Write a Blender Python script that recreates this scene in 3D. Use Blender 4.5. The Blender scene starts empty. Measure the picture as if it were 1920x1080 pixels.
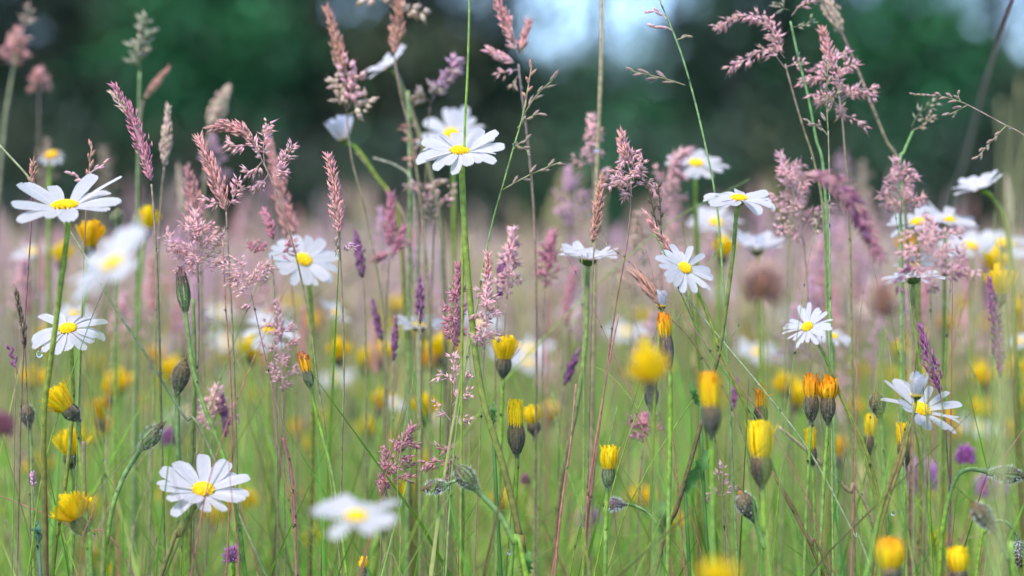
import bpy, math, random
import numpy as np
from mathutils import Vector, Matrix, Quaternion

# ------------------------------------------------------------------ camera, world, sun, exposure
SC = bpy.context.scene
COL = SC.collection
CAM_H, LENS, FOCUS = 0.50, 85.0, 1.02
FPX = LENS / 36 * 1920
PITCH = math.atan((540 - 456) / FPX)
cam = bpy.data.objects.new("camera", bpy.data.cameras.new("camera"))
COL.objects.link(cam)
cam.location = (0, 0, CAM_H)
cam.rotation_euler = (math.pi / 2 - PITCH, 0, 0)
cam.data.lens = LENS
cam.data.sensor_width = 36
cam.data.clip_start, cam.data.clip_end = 0.05, 2000
cam.data.dof.use_dof = True
cam.data.dof.focus_distance = FOCUS
cam.data.dof.aperture_fstop = 5.6
SC.camera = cam

SUN_EL, SUN_AZ = math.radians(58), math.radians(215)      # azimuth clockwise from +Y: behind the camera, to the left
world = bpy.data.worlds.new("World"); SC.world = world
world.use_nodes = True
nt = world.node_tree
bg = nt.nodes["Background"]
sky = nt.nodes.new("ShaderNodeTexSky")
sky.sky_type = 'NISHITA'; sky.sun_disc = False
sky.sun_elevation, sky.sun_rotation = SUN_EL, SUN_AZ
sky.air_density, sky.dust_density, sky.ozone_density = 1.0, 0.2, 2.2
sky.altitude = 3500
nt.links.new(sky.outputs[0], bg.inputs[0])
bg.inputs[1].default_value = 0.15
sun = bpy.data.objects.new("sun", bpy.data.lights.new("sun", 'SUN'))
COL.objects.link(sun)
sun.data.energy, sun.data.angle, sun.data.color = 2.0, math.radians(22), (1, .92, .88)
sd = Vector((math.sin(SUN_AZ) * math.cos(SUN_EL), math.cos(SUN_AZ) * math.cos(SUN_EL), math.sin(SUN_EL)))
sun.rotation_euler = sd.to_track_quat('Z', 'Y').to_euler()
SC.view_settings.view_transform = 'Standard'
SC.view_settings.look = 'None'
SC.view_settings.exposure = 1.78
SC.view_settings.gamma = 1
SC.render.engine = 'CYCLES'
SC.cycles.use_denoising = True
SC.cycles.max_bounces = 8
SC.cycles.transparent_max_bounces = 8
SC.cycles.caustics_reflective = SC.cycles.caustics_refractive = False

# ------------------------------------------------------------------ helpers
R = random.Random(11)
V = Vector
FW, UP = V((0, math.cos(PITCH), -math.sin(PITCH))), V((0, math.sin(PITCH), math.cos(PITCH)))
def at(px, py, z):
    return V((0, 0, CAM_H)) + FW * z + V((1, 0, 0)) * ((px - 960) / FPX * z) + UP * ((540 - py) / FPX * z)
def m_per_px(z): return z / FPX
def mix(a, b, t): return tuple(a[i] + (b[i] - a[i]) * t for i in range(3))
def jit(c, r, k=.12):
    f = 1 + r.uniform(-k, k)
    return tuple(min(.95, max(0, x * f * (1 + r.uniform(-k, k) * .4))) for x in c)
def perp(t):
    a = V((0, 0, 1)) if abs(t.z) < .9 else V((1, 0, 0))
    u = t.cross(a).normalized()
    return u, t.cross(u).normalized()
def catmull(P, n=5):
    P = [V(p) for p in P]
    if len(P) < 3:
        return [P[0].lerp(P[-1], i / n) for i in range(n + 1)]
    Q = [P[0] * 2 - P[1]] + P + [P[-1] * 2 - P[-2]]
    out = []
    for i in range(1, len(Q) - 2):
        a, b, c, d = Q[i - 1], Q[i], Q[i + 1], Q[i + 2]
        for k in range(n):
            t = k / n
            out.append(.5 * ((2 * b) + (c - a) * t + (2 * a - 5 * b + 4 * c - d) * t * t + (3 * b - a - 3 * c + d) * t ** 3))
    out.append(P[-1])
    return out
class Path:
    def __init__(s, pts):
        s.p = [V(p) for p in pts]
        s.d = [0]
        for a, b in zip(s.p, s.p[1:]): s.d.append(s.d[-1] + (b - a).length)
        s.len = s.d[-1]
    def at(s, t):
        x = max(0, min(1, t)) * s.len
        for i in range(1, len(s.d)):
            if x <= s.d[i] or i == len(s.d) - 1:
                k = (x - s.d[i - 1]) / max(1e-9, s.d[i] - s.d[i - 1])
                return s.p[i - 1].lerp(s.p[i], k), (s.p[i] - s.p[i - 1]).normalized()

class MB:
    """collects shapes; build() links them as ONE mesh object"""
    def __init__(s): s.v, s.f, s.c = [], [], []
    def tube(s, pts, rad, cols, sides=6, cap=True):
        n = len(pts); b0 = len(s.v); u = None
        for i, p in enumerate(pts):
            t = (pts[min(i + 1, n - 1)] - pts[max(i - 1, 0)])
            t = t.normalized() if t.length > 1e-9 else V((0, 0, 1))
            if u is None: u, w = perp(t)
            else:
                u = (u - t * u.dot(t)).normalized(); w = t.cross(u)
            r = rad(i / (n - 1)) if callable(rad) else rad
            c = cols(i / (n - 1)) if callable(cols) else cols
            for k in range(sides):
                a = 2 * math.pi * k / sides
                s.v.append(p + u * (r * math.cos(a)) + w * (r * math.sin(a))); s.c.append(c)
        for i in range(n - 1):
            for k in range(sides):
                a, b = b0 + i * sides + k, b0 + i * sides + (k + 1) % sides
                s.f.append((a, b, b + sides, a + sides))
        if cap:
            s.f.append(tuple(b0 + k for k in range(sides))[::-1]); s.f.append(tuple(b0 + (n - 1) * sides + k for k in range(sides)))
    def strip(s, pts, wid, side, cols, fold=0.0):
        """a leaf: centre line pts, width function, side vector; three columns, folded along the middle"""
        n = len(pts); b0 = len(s.v)
        for i, p in enumerate(pts):
            t = (pts[min(i + 1, n - 1)] - pts[max(i - 1, 0)]).normalized()
            sv = side - t * side.dot(t)
            sv = sv.normalized() if sv.length > 1e-6 else perp(t)[0]
            nn = t.cross(sv)
            w = wid(i / (n - 1)); c = cols(i / (n - 1)) if callable(cols) else cols
            s.v += [p - sv * w + nn * (fold * w), p.copy(), p + sv * w + nn * (fold * w)]; s.c += [c] * 3
        for i in range(n - 1):
            for k in range(2):
                a = b0 + i * 3 + k
                s.f.append((a, a + 1, a + 4, a + 3))
    def spikelet(s, p, d, L, w, c0, c1, sides=5, ring=.34):
        u, v = perp(d); b0 = len(s.v)
        s.v.append(p.copy()); s.c.append(c0)
        for k in range(sides):
            a = 2 * math.pi * k / sides
            s.v.append(p + d * (L * ring) + u * (w * .5 * math.cos(a)) + v * (w * .5 * math.sin(a))); s.c.append(mix(c0, c1, .5))
        s.v.append(p + d * L); s.c.append(c1)
        for k in range(sides):
            a, b = b0 + 1 + k, b0 + 1 + (k + 1) % sides
            s.f.append((b0, b, a)); s.f.append((a, b, b0 + sides + 1))
    def hair(s, p, d, L, w, c):
        u = perp(d)[0]; b0 = len(s.v)
        s.v += [p - u * w, p + u * w, p + d * L]; s.c += [c] * 3
        s.f.append((b0, b0 + 1, b0 + 2))
    def bump(s, p, d, r, c, h=1.0):
        u, v = perp(d); b0 = len(s.v)
        for rr, hh in ((1, 0), (.75, .6)):
            for k in range(6):
                a = math.pi / 3 * k
                s.v.append(p + u * (r * rr * math.cos(a)) + v * (r * rr * math.sin(a)) + d * (r * hh * h)); s.c.append(c)
        s.v.append(p + d * (r * h)); s.c.append(c)
        for k in range(6):
            a, b = b0 + k, b0 + (k + 1) % 6
            s.f.append((a, b, b + 6, a + 6)); s.f.append((a + 6, b + 6, b0 + 12))
    def lathe(s, prof, M, col, sides=14):
        b0 = len(s.v)
        for i, (r, z) in enumerate(prof):
            for k in range(sides):
                a = 2 * math.pi * k / sides
                s.v.append(M @ V((r * math.cos(a), r * math.sin(a), z)))
                s.c.append(col(i / (len(prof) - 1)) if callable(col) else col)
        for i in range(len(prof) - 1):
            for k in range(sides):
                a, b = b0 + i * sides + k, b0 + i * sides + (k + 1) % sides
                s.f.append((a, b, b + sides, a + sides))
    def build(s, name, mat, parent=None, base=None, smooth=True):
        me = bpy.data.meshes.new(name)
        vs = s.v if base is None else [p - base for p in s.v]
        me.from_pydata([tuple(p) for p in vs], [], s.f)
        at_ = me.color_attributes.new("tint", 'FLOAT_COLOR', 'POINT')
        arr = np.ones((len(s.v), 4), np.float32)
        if s.c: arr[:, :3] = np.array(s.c, np.float32)
        at_.data.foreach_set("color", arr.ravel())
        me.polygons.foreach_set("use_smooth", [smooth] * len(me.polygons))
        me.materials.append(mat)
        o = bpy.data.objects.new(name, me); COL.objects.link(o)
        if parent: o.parent = parent
        return o

def tag(o, label=None, cat=None, group=None, kind=None):
    if label: o["label"] = label
    if cat: o["category"] = cat
    if group: o["group"] = group
    if kind: o["kind"] = kind
    return o
def thing(name, base, label, cat, group=None):
    o = bpy.data.objects.new(name, None); COL.objects.link(o)
    o.location = base; o.empty_display_size = .02
    return tag(o, label, cat, group, "thing")
def copy_tree(o, loc, rz, sc=1.0, label=None, group=None):
    c = o.copy(); COL.objects.link(c); c.location = loc; c.rotation_euler = (0, 0, rz); c.scale = (sc,) * 3
    if label: c["label"] = label
    if group: c["group"] = group
    for ch in o.children:
        d = ch.copy(); COL.objects.link(d); d.parent = c
        for g in ch.children:
            e = g.copy(); COL.objects.link(e); e.parent = d
    return c

# ------------------------------------------------------------------ materials
def plant_mat(name, trans=.25, rough=.5, spec=.25, noise=900, amt=.25, tint=None):
    m = bpy.data.materials.new(name); m.use_nodes = True
    n, l = m.node_tree.nodes, m.node_tree.links
    pb = n["Principled BSDF"]; out = n["Material Output"]
    pb.inputs["Roughness"].default_value = rough
    pb.inputs["Specular IOR Level"].default_value = spec
    if tint is None:
        ca = n.new("ShaderNodeVertexColor"); ca.layer_name = "tint"; src = ca.outputs[0]
    else:
        ca = n.new("ShaderNodeRGB"); ca.outputs[0].default_value = (*tint, 1); src = ca.outputs[0]
    tc = n.new("ShaderNodeTexCoord")
    nz = n.new("ShaderNodeTexNoise"); nz.inputs["Scale"].default_value = noise; nz.inputs["Detail"].default_value = 3
    l.new(tc.outputs["Object"], nz.inputs["Vector"])
    mr = n.new("ShaderNodeMapRange"); mr.inputs[1].default_value = .3; mr.inputs[2].default_value = .7
    mr.inputs[3].default_value = 1 - amt; mr.inputs[4].default_value = 1 + amt * .6
    l.new(nz.outputs["Fac"], mr.inputs[0])
    mx = n.new("ShaderNodeVectorMath"); mx.operation = 'SCALE'
    l.new(src, mx.inputs[0]); l.new(mr.outputs[0], mx.inputs["Scale"])
    l.new(mx.outputs[0], pb.inputs["Base Color"])
    if trans > 0:
        tr = n.new("ShaderNodeBsdfTranslucent"); l.new(mx.outputs[0], tr.inputs["Color"])
        ms = n.new("ShaderNodeMixShader"); ms.inputs[0].default_value = trans
        l.new(pb.outputs[0], ms.inputs[1]); l.new(tr.outputs[0], ms.inputs[2]); l.new(ms.outputs[0], out.inputs[0])
    return m
M_PETAL = plant_mat("white_petal", .6, .6, .1, 500, .05)
M_YELLOW = plant_mat("yellow_floret", .3, .6, .15, 700, .12)
M_DISC = plant_mat("flower_disc", .1, .6, .15, 900, .15)
M_STEM = plant_mat("green_stem", .0, .6, .12, 400, .4)
M_LEAF = plant_mat("grass_leaf", .45, .6, .12, 120, .2)
M_SPIKE = plant_mat("grass_spikelet", .5, .7, .1, 500, .12)
M_CUP = plant_mat("hairy_bract", .1, .6, .2, 900, .3)
M_CROWN = plant_mat("tree_leaf", .3, .8, .05, 1.2, .35)
M_BARK = plant_mat("bark", 0, .9, .1, 14, .4)
def dew_mat():
    m = bpy.data.materials.new("dew"); m.use_nodes = True
    pb = m.node_tree.nodes["Principled BSDF"]
    pb.inputs["Base Color"].default_value = (1, 1, 1, 1); pb.inputs["Roughness"].default_value = .02
    pb.inputs["IOR"].default_value = 1.33; pb.inputs["Transmission Weight"].default_value = 1
    return m
M_DEW = dew_mat()
def ground_mat():
    m = bpy.data.materials.new("meadow_soil"); m.use_nodes = True
    n, l = m.node_tree.nodes, m.node_tree.links
    pb = n["Principled BSDF"]; pb.inputs["Roughness"].default_value = .95; pb.inputs["Specular IOR Level"].default_value = .1
    tc = n.new("ShaderNodeTexCoord"); nz = n.new("ShaderNodeTexNoise")
    nz.inputs["Scale"].default_value = 3.5; nz.inputs["Detail"].default_value = 8
    l.new(tc.outputs["Object"], nz.inputs["Vector"])
    cr = n.new("ShaderNodeValToRGB"); e = cr.color_ramp.elements
    e[0].position, e[0].color = .3, (.05, .07, .02, 1); e[1].position, e[1].color = .7, (.13, .14, .04, 1)
    l.new(nz.outputs["Fac"], cr.inputs[0]); l.new(cr.outputs[0], pb.inputs["Base Color"])
    return m

# colours (linear)
WHITE = (.71, .69, .715)
GREEN, OLIVE, REDSTEM, TANSTEM = (.20, .33, .035), (.19, .21, .035), (.20, .09, .06), (.30, .23, .12)
PINK, ROSE, PURPLE, CREAM, RUST, BROWN = (.93, .69, .67), (.87, .50, .53), (.36, .17, .31), (.74, .64, .46), (.72, .47, .34), (.20, .12, .06)
LILAC = (.74, .54, .64)
YEL, ORA = (.95, .66, .012), (.90, .40, .012)

# ------------------------------------------------------------------ setting: ground, wood
g = MB()
NR, NA = 24, 48
for i in range(NR):
    r = 0 if i == 0 else .5 * (1.36 ** i)
    for k in range(NA):
        a = 2 * math.pi * k / NA
        g.v.append(V((r * math.cos(a), r * math.sin(a), 0 if r < 2 else .03 * math.sin(r * .7 + 3 * a)))); g.c.append((1, 1, 1))
for i in range(NR - 1):
    for k in range(NA):
        a, b = i * NA + k, i * NA + (k + 1) % NA
        g.f.append((a, b, b + NA, a + NA) if i else (a, b + NA, a + NA))
tag(g.build("ground", ground_mat()), "grassy meadow ground under the flowers", "ground", None, "structure")

DARKG, MIDG, BRIGHTG, OLIVEG = (.095, .13, .105), (.095, .185, .11), (.08, .31, .13), (.17, .195, .115)
HOLES = []           # gaps through which the sky shows, in metres: x, z, rx, rz
def px_hole(px, py, rpx, rpy, y=26.0):
    p = at(px, py, y); s = m_per_px(y); HOLES.append((p.x, p.z, rpx * s, rpy * s))
for h in ((1012, 20, 52, 80), (1135, 10, 105, 105), (1222, 30, 40, 80), (1270, 75, 30, 38), (640, 45, 20, 30), (1650, 75, 26, 26), (1840, 55, 34, 38),
          (1893, 95, 34, 38), (430, 25, 24, 24), (1880, 10, 24, 22), (1085, 95, 50, 28), (700, 0, 30, 25), (590, 30, 16, 16), (470, 10, 16, 16), (1590, 20, 15, 15), (1720, 130, 14, 14), (1405, 15, 16, 16), (905, 60, 14, 14), (240, 10, 14, 14)):
    px_hole(*h)
def in_hole(p):
    return any(((p.x - x) / a) ** 2 + ((p.z - z) / b) ** 2 < 1 for x, z, a, b in HOLES)
def crown(mb, c, rad, n, cols, r, size=(.10, .2), clump=26):
    """leaf clumps through an uneven crown volume"""
    made = 0
    while made < n:
        d = V((r.gauss(0, 1), r.gauss(0, 1), r.gauss(0, 1))).normalized()
        k = r.random() ** .45
        q = c + V((d.x * rad[0], d.y * rad[1], d.z * rad[2])) * k
        col = r.choice(cols); cr = r.uniform(.15, .42)
        for _ in range(clump):
            p = q + V((r.gauss(0, cr), r.gauss(0, cr), r.gauss(0, cr * .7)))
            made += 1
            if p.z < .05 or (in_hole(p) and r.random() < .58): continue
            s = r.uniform(*size)
            a = V((r.gauss(0, 1), r.gauss(0, 1), r.gauss(0, .6))).normalized(); b, _n = perp(a)
            b0 = len(mb.v); cc = jit(col, r, .25)
            mb.v += [p - a * s * .6, p + b * s * .28, p + a * s * .6, p - b * s * .28]; mb.c += [cc] * 4
            mb.f.append((b0, b0 + 1, b0 + 2, b0 + 3))
def tree(x, y, h, cw, z0, cols, label, trunk_r=.16, n=4600):
    r = random.Random(int(x * 91 + y * 7))
    t = thing("woodland_tree", V((x, y, 0)), label, "tree", "trees along the edge of the wood")
    tb = MB(); top = V((x + r.uniform(-.3, .3), y, h * .85))
    tp = catmull([V((x, y, -.05)), V((x + r.uniform(-.12, .12), y, h * .3)), V((x + r.uniform(-.2, .2), y, h * .6)), top], 5)
    tb.tube(tp, lambda s: trunk_r * (1.15 - s) * (1.25 if s < .03 else 1), lambda s: (.05, .045, .04), 9)
    P = Path(tp)
    for k in range(9):
        s = .16 + .08 * k; q, _ = P.at(s); a = r.uniform(0, 6.28); L = cw * r.uniform(.5, .95)
        e = q + V((math.cos(a) * L, math.sin(a) * L * .7, L * r.uniform(.15, .6)))
        pts = catmull([q, q.lerp(e, .5) + V((0, 0, .1)), e], 4)
        if any(in_hole(p) for p in pts): continue
        tb.tube(pts, lambda u: trunk_r * .38 * (1.05 - u), (.05, .045, .04), 6)
    tb.build("trunk", M_BARK, t, V((x, y, 0)))
    cb = MB()
    crown(cb, V((x, y, (h + z0) / 2)), (cw, cw * .75, (h - z0) / 2), n, cols, r)
    cb.build("crown", M_CROWN, t, V((x, y, 0)), False)
def shrub(x, y, h, w, cols, label, n=1500):
    r = random.Random(int(x * 57 + y * 13))
    t = thing("woodland_shrub", V((x, y, 0)), label, "shrub", "shrubs at the foot of the wood")
    sb = MB()
    for k in range(6):
        a = r.uniform(0, 6.28)
        sb.tube(catmull([V((x, y, -.03)), V((x + math.cos(a) * w * .3, y + math.sin(a) * .2, h * .4)), V((x + math.cos(a) * w * .6, y + math.sin(a) * .4, h * .8))], 4),
                lambda u: .03 * (1.1 - u), (.05, .045, .035), 5)
    sb.build("stem", M_BARK, t, V((x, y, 0)))
    cb = MB(); crown(cb, V((x, y, h * .48)), (w, w * .7, h * .5), n, cols, r, (.08, .17))
    cb.build("foliage", M_CROWN, t, V((x, y, 0)), False)
DK, MD, BR, OL = [DARKG, DARKG, MIDG, OLIVEG], [DARKG, MIDG, MIDG], [BRIGHTG, BRIGHTG, MIDG], [OLIVEG, OLIVEG, MIDG]
for (px, y, h, cw, z0, cols, lab) in (
    (-520, 26, 7, 2.0, .5, DK, "dark green tree of the wood edge, beyond the far left of the meadow"),
    (-160, 25.5, 7, 2.0, .6, DK, "very dark blurred tree behind the upper left corner's pink seed heads"),
    (120, 26.5, 7.5, 1.8, .8, OL, "dull olive blurred tree behind the purple leaning grass spike"),
    (385, 25.2, 3.5, .85, 1.3, BR, "bright emerald blurred tree crown above the leftmost pink panicles"),
    (560, 26.6, 7, 1.6, .8, DK, "dark blurred tree behind the tall rusty grass spike"),
    (740, 26.2, 7.5, 1.6, .5, OL, "greyish olive blurred tree behind the blurred twin daisies"),
    (930, 26.8, 7, 1.3, .4, DK, "dark blurred tree on the near side of the big sky gap"),
    (1180, 26.5, 3.0, 1.3, .3, BR + MD, "low blurred green tree under the big pale sky gap"),
    (1110, 27.6, 5, 1.7, .6, MD, "thin airy tree added to dim the big pale sky gap"),  # added tree: its sparse leaves tone down the bright sky behind
    (1370, 25.6, 7, 1.5, .5, MD, "mid green blurred tree just past the big sky gap"),
    (1560, 26.4, 7, 1.5, .7, DK, "dark blurred tree behind the airy pink panicles, upper right"),
    (1690, 25.0, 3.4, .75, 1.1, BR, "bright green blurred tree crown behind the arching grass, upper right"),
    (1850, 26.2, 7, 1.6, .5, DK, "dark blurred tree with small blue sky spots, upper right corner"),
    (2120, 26, 7.2, 2.0, .5, MD, "dark green tree of the wood edge, beyond the far right of the meadow"),
    (2480, 25.5, 7, 2.0, .5, DK, "blackish green tree of the wood edge, farthest to the right")):
    tree(at(px, 440, y).x, y, h, cw, z0, cols, lab)
for i, (px, y, h, w, cols, lab) in enumerate((
    (-420, 23.6, 1.9, 1.7, DK, "dark shrub at the wood's foot, outermost on the left side"),
    (-60, 23.8, 2.0, 1.6, DK, "dark blurred shrub behind the leftmost big daisy"),
    (230, 24.0, 2.1, 1.5, DK, "dark blurred shrub behind the purple leaning grass spike"),
    (500, 23.7, 1.9, 1.5, DK, "dark blurred shrub behind the sharp pink panicle, left of centre"),
    (760, 24.1, 2.0, 1.5, DK, "dark blurred shrub behind the tallest central daisy"),
    (1010, 23.8, 1.8, 1.4, DK, "dark blurred shrub behind the thin green fescue, centre"),
    (1210, 23.4, 1.75, 1.2, [BRIGHTG, MIDG, DARKG], "brighter green blurred shrub behind the sharp pink panicle right of centre"),
    (1430, 24.0, 2.0, 1.5, DK, "dark blurred shrub behind the edge-on daisy right of centre"),
    (1680, 23.6, 1.9, 1.5, MD, "mid green blurred shrub behind the arching grass"),
    (1930, 23.9, 2.0, 1.6, DK, "dark blurred shrub at the right edge behind the tilted daisy"),
    (2300, 23.7, 1.9, 1.7, DK, "dark shrub at the wood's foot, outermost on the right side"))):
    shrub(at(px, 440, y).x, y, h, w, cols, lab)
# the depth of the wood reads as one dark mass
r = random.Random(5); wb = MB()
for i in range(70):
    x = r.uniform(-19, 19); y = r.uniform(29, 36)
    crown(wb, V((x, y, 1.4)), (2.0, 1.4, 1.6), 700, DK, r, (.22, .42), 20)
for i in range(70):
    x = r.uniform(-19, 19); y = r.uniform(31, 37)
    if -.6 < x / y * 26 - at(1120, 0, 26).x < .8: continue
    crown(wb, V((x, y, 2.3)), (2.0, 1.4, 1.1), 700, DK, r, (.22, .42), 20)
for i in range(60):
    crown(wb, V((-20 + i * .68, r.uniform(30, 35), .6)), (1.2, .8, .7), 260, DK, r, (.2, .36), 20)
GAPS = [(at(1120, 0, 26).x, 1.1)] + [(at(q, 0, 26).x, w_) for q, w_ in ((1650, .7), (1866, .85), (640, .3))]
for i in range(260):
    x = r.uniform(-19, 19); y = r.uniform(29, 37)
    if any(abs(x / y * 26 - gx) < gw for gx, gw in GAPS): continue
    crown(wb, V((x, y, 3.4)), (.75, .9, 2.0), 420, [DARKG, DARKG, MIDG, OLIVEG], r, (.2, .36), 20)
for i in range(46):
    x = r.uniform(-19, 19); y = r.uniform(29, 36)
    if abs(x / y * 26 - at(1120, 0, 26).x) < 1.0: continue
    wb.tube([V((x, y, -.1)), V((x + r.uniform(-.2, .2), y, 3)), V((x + r.uniform(-.4, .4), y, 6))], lambda u: .13 * (1.1 - u), (.05, .045, .04), 7)
tag(wb.build("woods", M_CROWN, None, None, False), "dark inner depth of the wood behind the edge trees, one blurred mass", "woods", None, "stuff")

# ------------------------------------------------------------------ plants: builders
def to_ground(P, r, spread=.45):
    """carry a stem from its last visible point down to the soil"""
    a, b = P[-2], P[-1]
    d = b - a
    if b.z <= .02: return P
    slope = V((d.x, d.y, 0)) / max(.02, -d.z) if d.z < -1e-4 else V((d.x, d.y, 0)).normalized() * .3
    if slope.length > .5: slope = slope.normalized() * .5
    q1 = b + V((slope.x * .5 * b.z * .8, slope.y * .5 * b.z * .8 + r.uniform(-.01, .01), -.5 * b.z))
    q2 = V((q1.x + slope.x * b.z * .5 * spread * .6, q1.y + slope.y * b.z * .5 * spread, -.004))
    return P + [q1, q2]
def stem_mesh(P, w, cols, r, hairs=0, hair_l=.0008, sides=7, n=6):
    pts = catmull(P, n)
    mb = MB(); w0, w1 = (w if isinstance(w, tuple) else (w, w * 1.15))
    mb.tube(pts, lambda t: .5 * (w0 + (w1 - w0) * t), cols, sides)
    if hairs:
        p = Path(pts)
        for k in range(hairs):
            t = r.random() ** 1.3 * .75
            q, tg = p.at(t); u, v = perp(tg); a = r.uniform(0, 6.28)
            d = (u * math.cos(a) + v * math.sin(a)); rr = .5 * (w0 + (w1 - w0) * t)
            mb.hair(q + d * rr * .9, (d + tg * r.uniform(-.4, .4)).normalized(), hair_l * r.uniform(.6, 1.5), .00006, (.62, .66, .6))
    return mb, pts
def grad(*cs):
    def f(t):
        x = t * (len(cs) - 1); i = min(int(x), len(cs) - 2)
        return mix(cs[i], cs[i + 1], x - i)
    return f
def frame(o, z, x=None):
    z = z.normalized(); u, v = perp(z)
    if x is not None and (x - z * x.dot(z)).length > 1e-4:
        u = (x - z * x.dot(z)).normalized(); v = z.cross(u)
    M = Matrix((u, v, z)).transposed().to_4x4(); M.translation = o
    return M

def petal_mesh(M, L, W, e0, e1, az, r, r0, roll=0., notch=True, col=WHITE):
    mb = MB(); NS, NT = 9, 7
    q = Quaternion((0, 0, 1), az)
    x, z = r0, 0.0
    sway = r.uniform(-.12, .12)
    for i in range(NS):
        s = i / (NS - 1)
        if i:
            e = e0 + (e1 - e0) * (s - .5 / (NS - 1))
            x += L / (NS - 1) * math.cos(e); z += L / (NS - 1) * math.sin(e)
        pr = min(1, .42 + 1.25 * s) if s < .5 else 1.0
        if s > .72: pr *= math.sqrt(max(.0, 1 - ((s - .72) / .36) ** 2))
        for k in range(NT):
            t = -1 + 2 * k / (NT - 1)
            ww = W * .5 * pr
            dz = .16 * ww * (t * t - .35) + ww * (.12 if k in (2, 4) else -.08 if k in (1, 3, 5) else 0)
            dx = 0
            if i == NS - 1 and notch: dx = -L * (.035 if k in (2, 4) else 0) + L * .01 * r.uniform(-1, 1) - L * .05 * abs(t) ** 3
            p = V((x + dx, t * ww * math.cos(roll) + sway * L * s * s * .5, z + dz + t * ww * math.sin(roll)))
            mb.v.append(M @ (q @ p)); mb.c.append(mix(mix(col, (.72, .78, .55), .35), col, min(1, s * 5)))
    for i in range(NS - 1):
        for k in range(NT - 1):
            a = i * NT + k
            mb.f.append((a, a + 1, a + NT + 1, a + NT))
    return mb

def daisy_head(t, base, M, Rr, n, elev, droop, r, disc=.215, florets=110, skip=0, keep=None, petal_w=.27, elev_fn=None, dcol=YEL):
    dr = Rr * disc
    # disc of tiny florets
    db = MB()
    db.lathe([(dr * math.cos(a), dr * .42 * math.sin(a)) for a in [i * math.pi / 14 for i in range(7)]] + [(.0001, dr * .42)], M, mix(dcol, ORA, .4), 16)
    for i in range(florets):
        k = math.sqrt((i + .5) / florets); a = i * 2.39996
        p = V((dr * .97 * k * math.cos(a), dr * .97 * k * math.sin(a), dr * .42 * math.sqrt(max(0, 1 - k * k * .93))))
        nrm = V((p.x * .9, p.y * .9, dr * .7)).normalized()
        c = mix((.90, .62, .02), mix(dcol, ORA, .25), k) if k > .35 else (.86, .62, .03)
        db.bump(M @ p, (M.to_3x3() @ nrm).normalized(), dr * 1.05 / math.sqrt(florets), jit(c, r, .28), 1.7)
    db.build("flower_disc", M_DISC, t, base)
    # green cup of bracts
    cb = MB()
    prof = [(dr * .28, -dr * .72), (dr * .55, -dr * .66), (dr * .86, -dr * .42), (dr * 1.0, -dr * .12), (dr * .98, dr * .02)]
    cb.lathe(prof, M, grad((.10, .16, .04), (.07, .11, .03)), 16)
    for row, (rr, zz, nb) in enumerate(((.62, -.60, 12), (.88, -.36, 16), (1.02, -.08, 18))):
        for k in range(nb):
            a = 2 * math.pi * (k + .5 * row) / nb
            d = V((math.cos(a), math.sin(a), 0)); p0 = d * dr * (rr - .2) + V((0, 0, dr * (zz - .12)))
            p1 = d * dr * (rr + .04) + V((0, 0, dr * (zz + .05))); p2 = d * dr * (rr + .09) + V((0, 0, dr * (zz + .26)))
            side = M.to_3x3() @ V((-d.y, d.x, 0))
            cb.strip([M @ p0, M @ p1, M @ p2], lambda s: dr * (.10, .12, .03)[int(round(s * 2))], side, grad((.12, .17, .05), (.10, .13, .04), (.07, .035, .02)))
    cb.build("involucre", M_CUP, t, base)
    for k in range(n):
        if k in (keep or ()) : continue
        az = 2 * math.pi * (k + r.uniform(-.22, .22)) / n
        if n > 10 and r.random() < .035: continue
        L = (Rr - dr * .85) * r.uniform(.80, 1.07)
        e = elev_fn(az) if elev_fn else elev
        e0 = e + r.uniform(-.14, .16) + (.07 if k % 2 else -.05)
        e1 = e0 - droop + r.uniform(-.32, .22)
        petal_mesh(M, L, Rr * petal_w * r.uniform(.74, 1.12), e0, e1, az, r, dr * .85, r.uniform(-.42, .42), True, jit(WHITE, r, .02)).build("petal", M_PETAL, t, base)

def daisy(label, c, z, dia, facing, stem, sw, n=19, elev=.12, droop=.25, seed=1, florets=110, elev_fn=None, disc=.215, pw=.315, cols=None, group=None, drop=(), z_end=None, dcol=YEL):
    """c: pixel of the head's centre; facing: right, towards camera, up"""
    r = random.Random(seed); s = m_per_px(z)
    f = V((facing[0], -facing[1], facing[2])).normalized()
    o = at(c[0], c[1], z); Rr = dia * s / 2; dr = Rr * disc
    ze = z if z_end is None else z_end
    P = [o - f * (dr * .65)] + [at(x, y, z + (ze - z) * (i + 1) / len(stem)) for i, (x, y) in enumerate(stem)]
    P = to_ground(P, r)
    base = V((P[-1].x, P[-1].y, 0))
    t = thing("oxeye_daisy", base, label, "daisy", group)
    mb, pts = stem_mesh(P, (sw * s * .92, sw * s * 1.1), cols or grad(GREEN, (.20, .27, .05), OLIVE, (.13, .10, .04), OLIVE), r, 60 if florets > 80 else 0, .0006)
    if seed % 2 == 0:
        q, tg = Path(pts).at(.38); leaflet(mb, q, V((1 if seed % 4 else -1, -.2, 1.1)).normalized(), .009, r)
    mb.build("stem", M_STEM, t, base)
    daisy_head(t, base, frame(o, f, V((1, 0, 0))), Rr, n, elev, droop, r, disc, florets, elev_fn=elev_fn, petal_w=pw, keep=drop, dcol=dcol)
    return t
def leaflet(mb, p, d, L, r, col=(.12, .24, .06)):
    """small toothed leaf of the daisy stem"""
    pts = [p + d * (L * k / 8) + V((0, 0, -.15 * L * (k / 8) ** 2)) for k in range(9)]
    mb.strip(pts, lambda s: L * (.05 + .17 * math.sin(math.pi * min(1, s * .9 + .1)) * (1 if int(round(s * 8)) % 2 else .5)), V((.4, 1, .2)), lambda s: jit(col, r, .15), .35)

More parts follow.
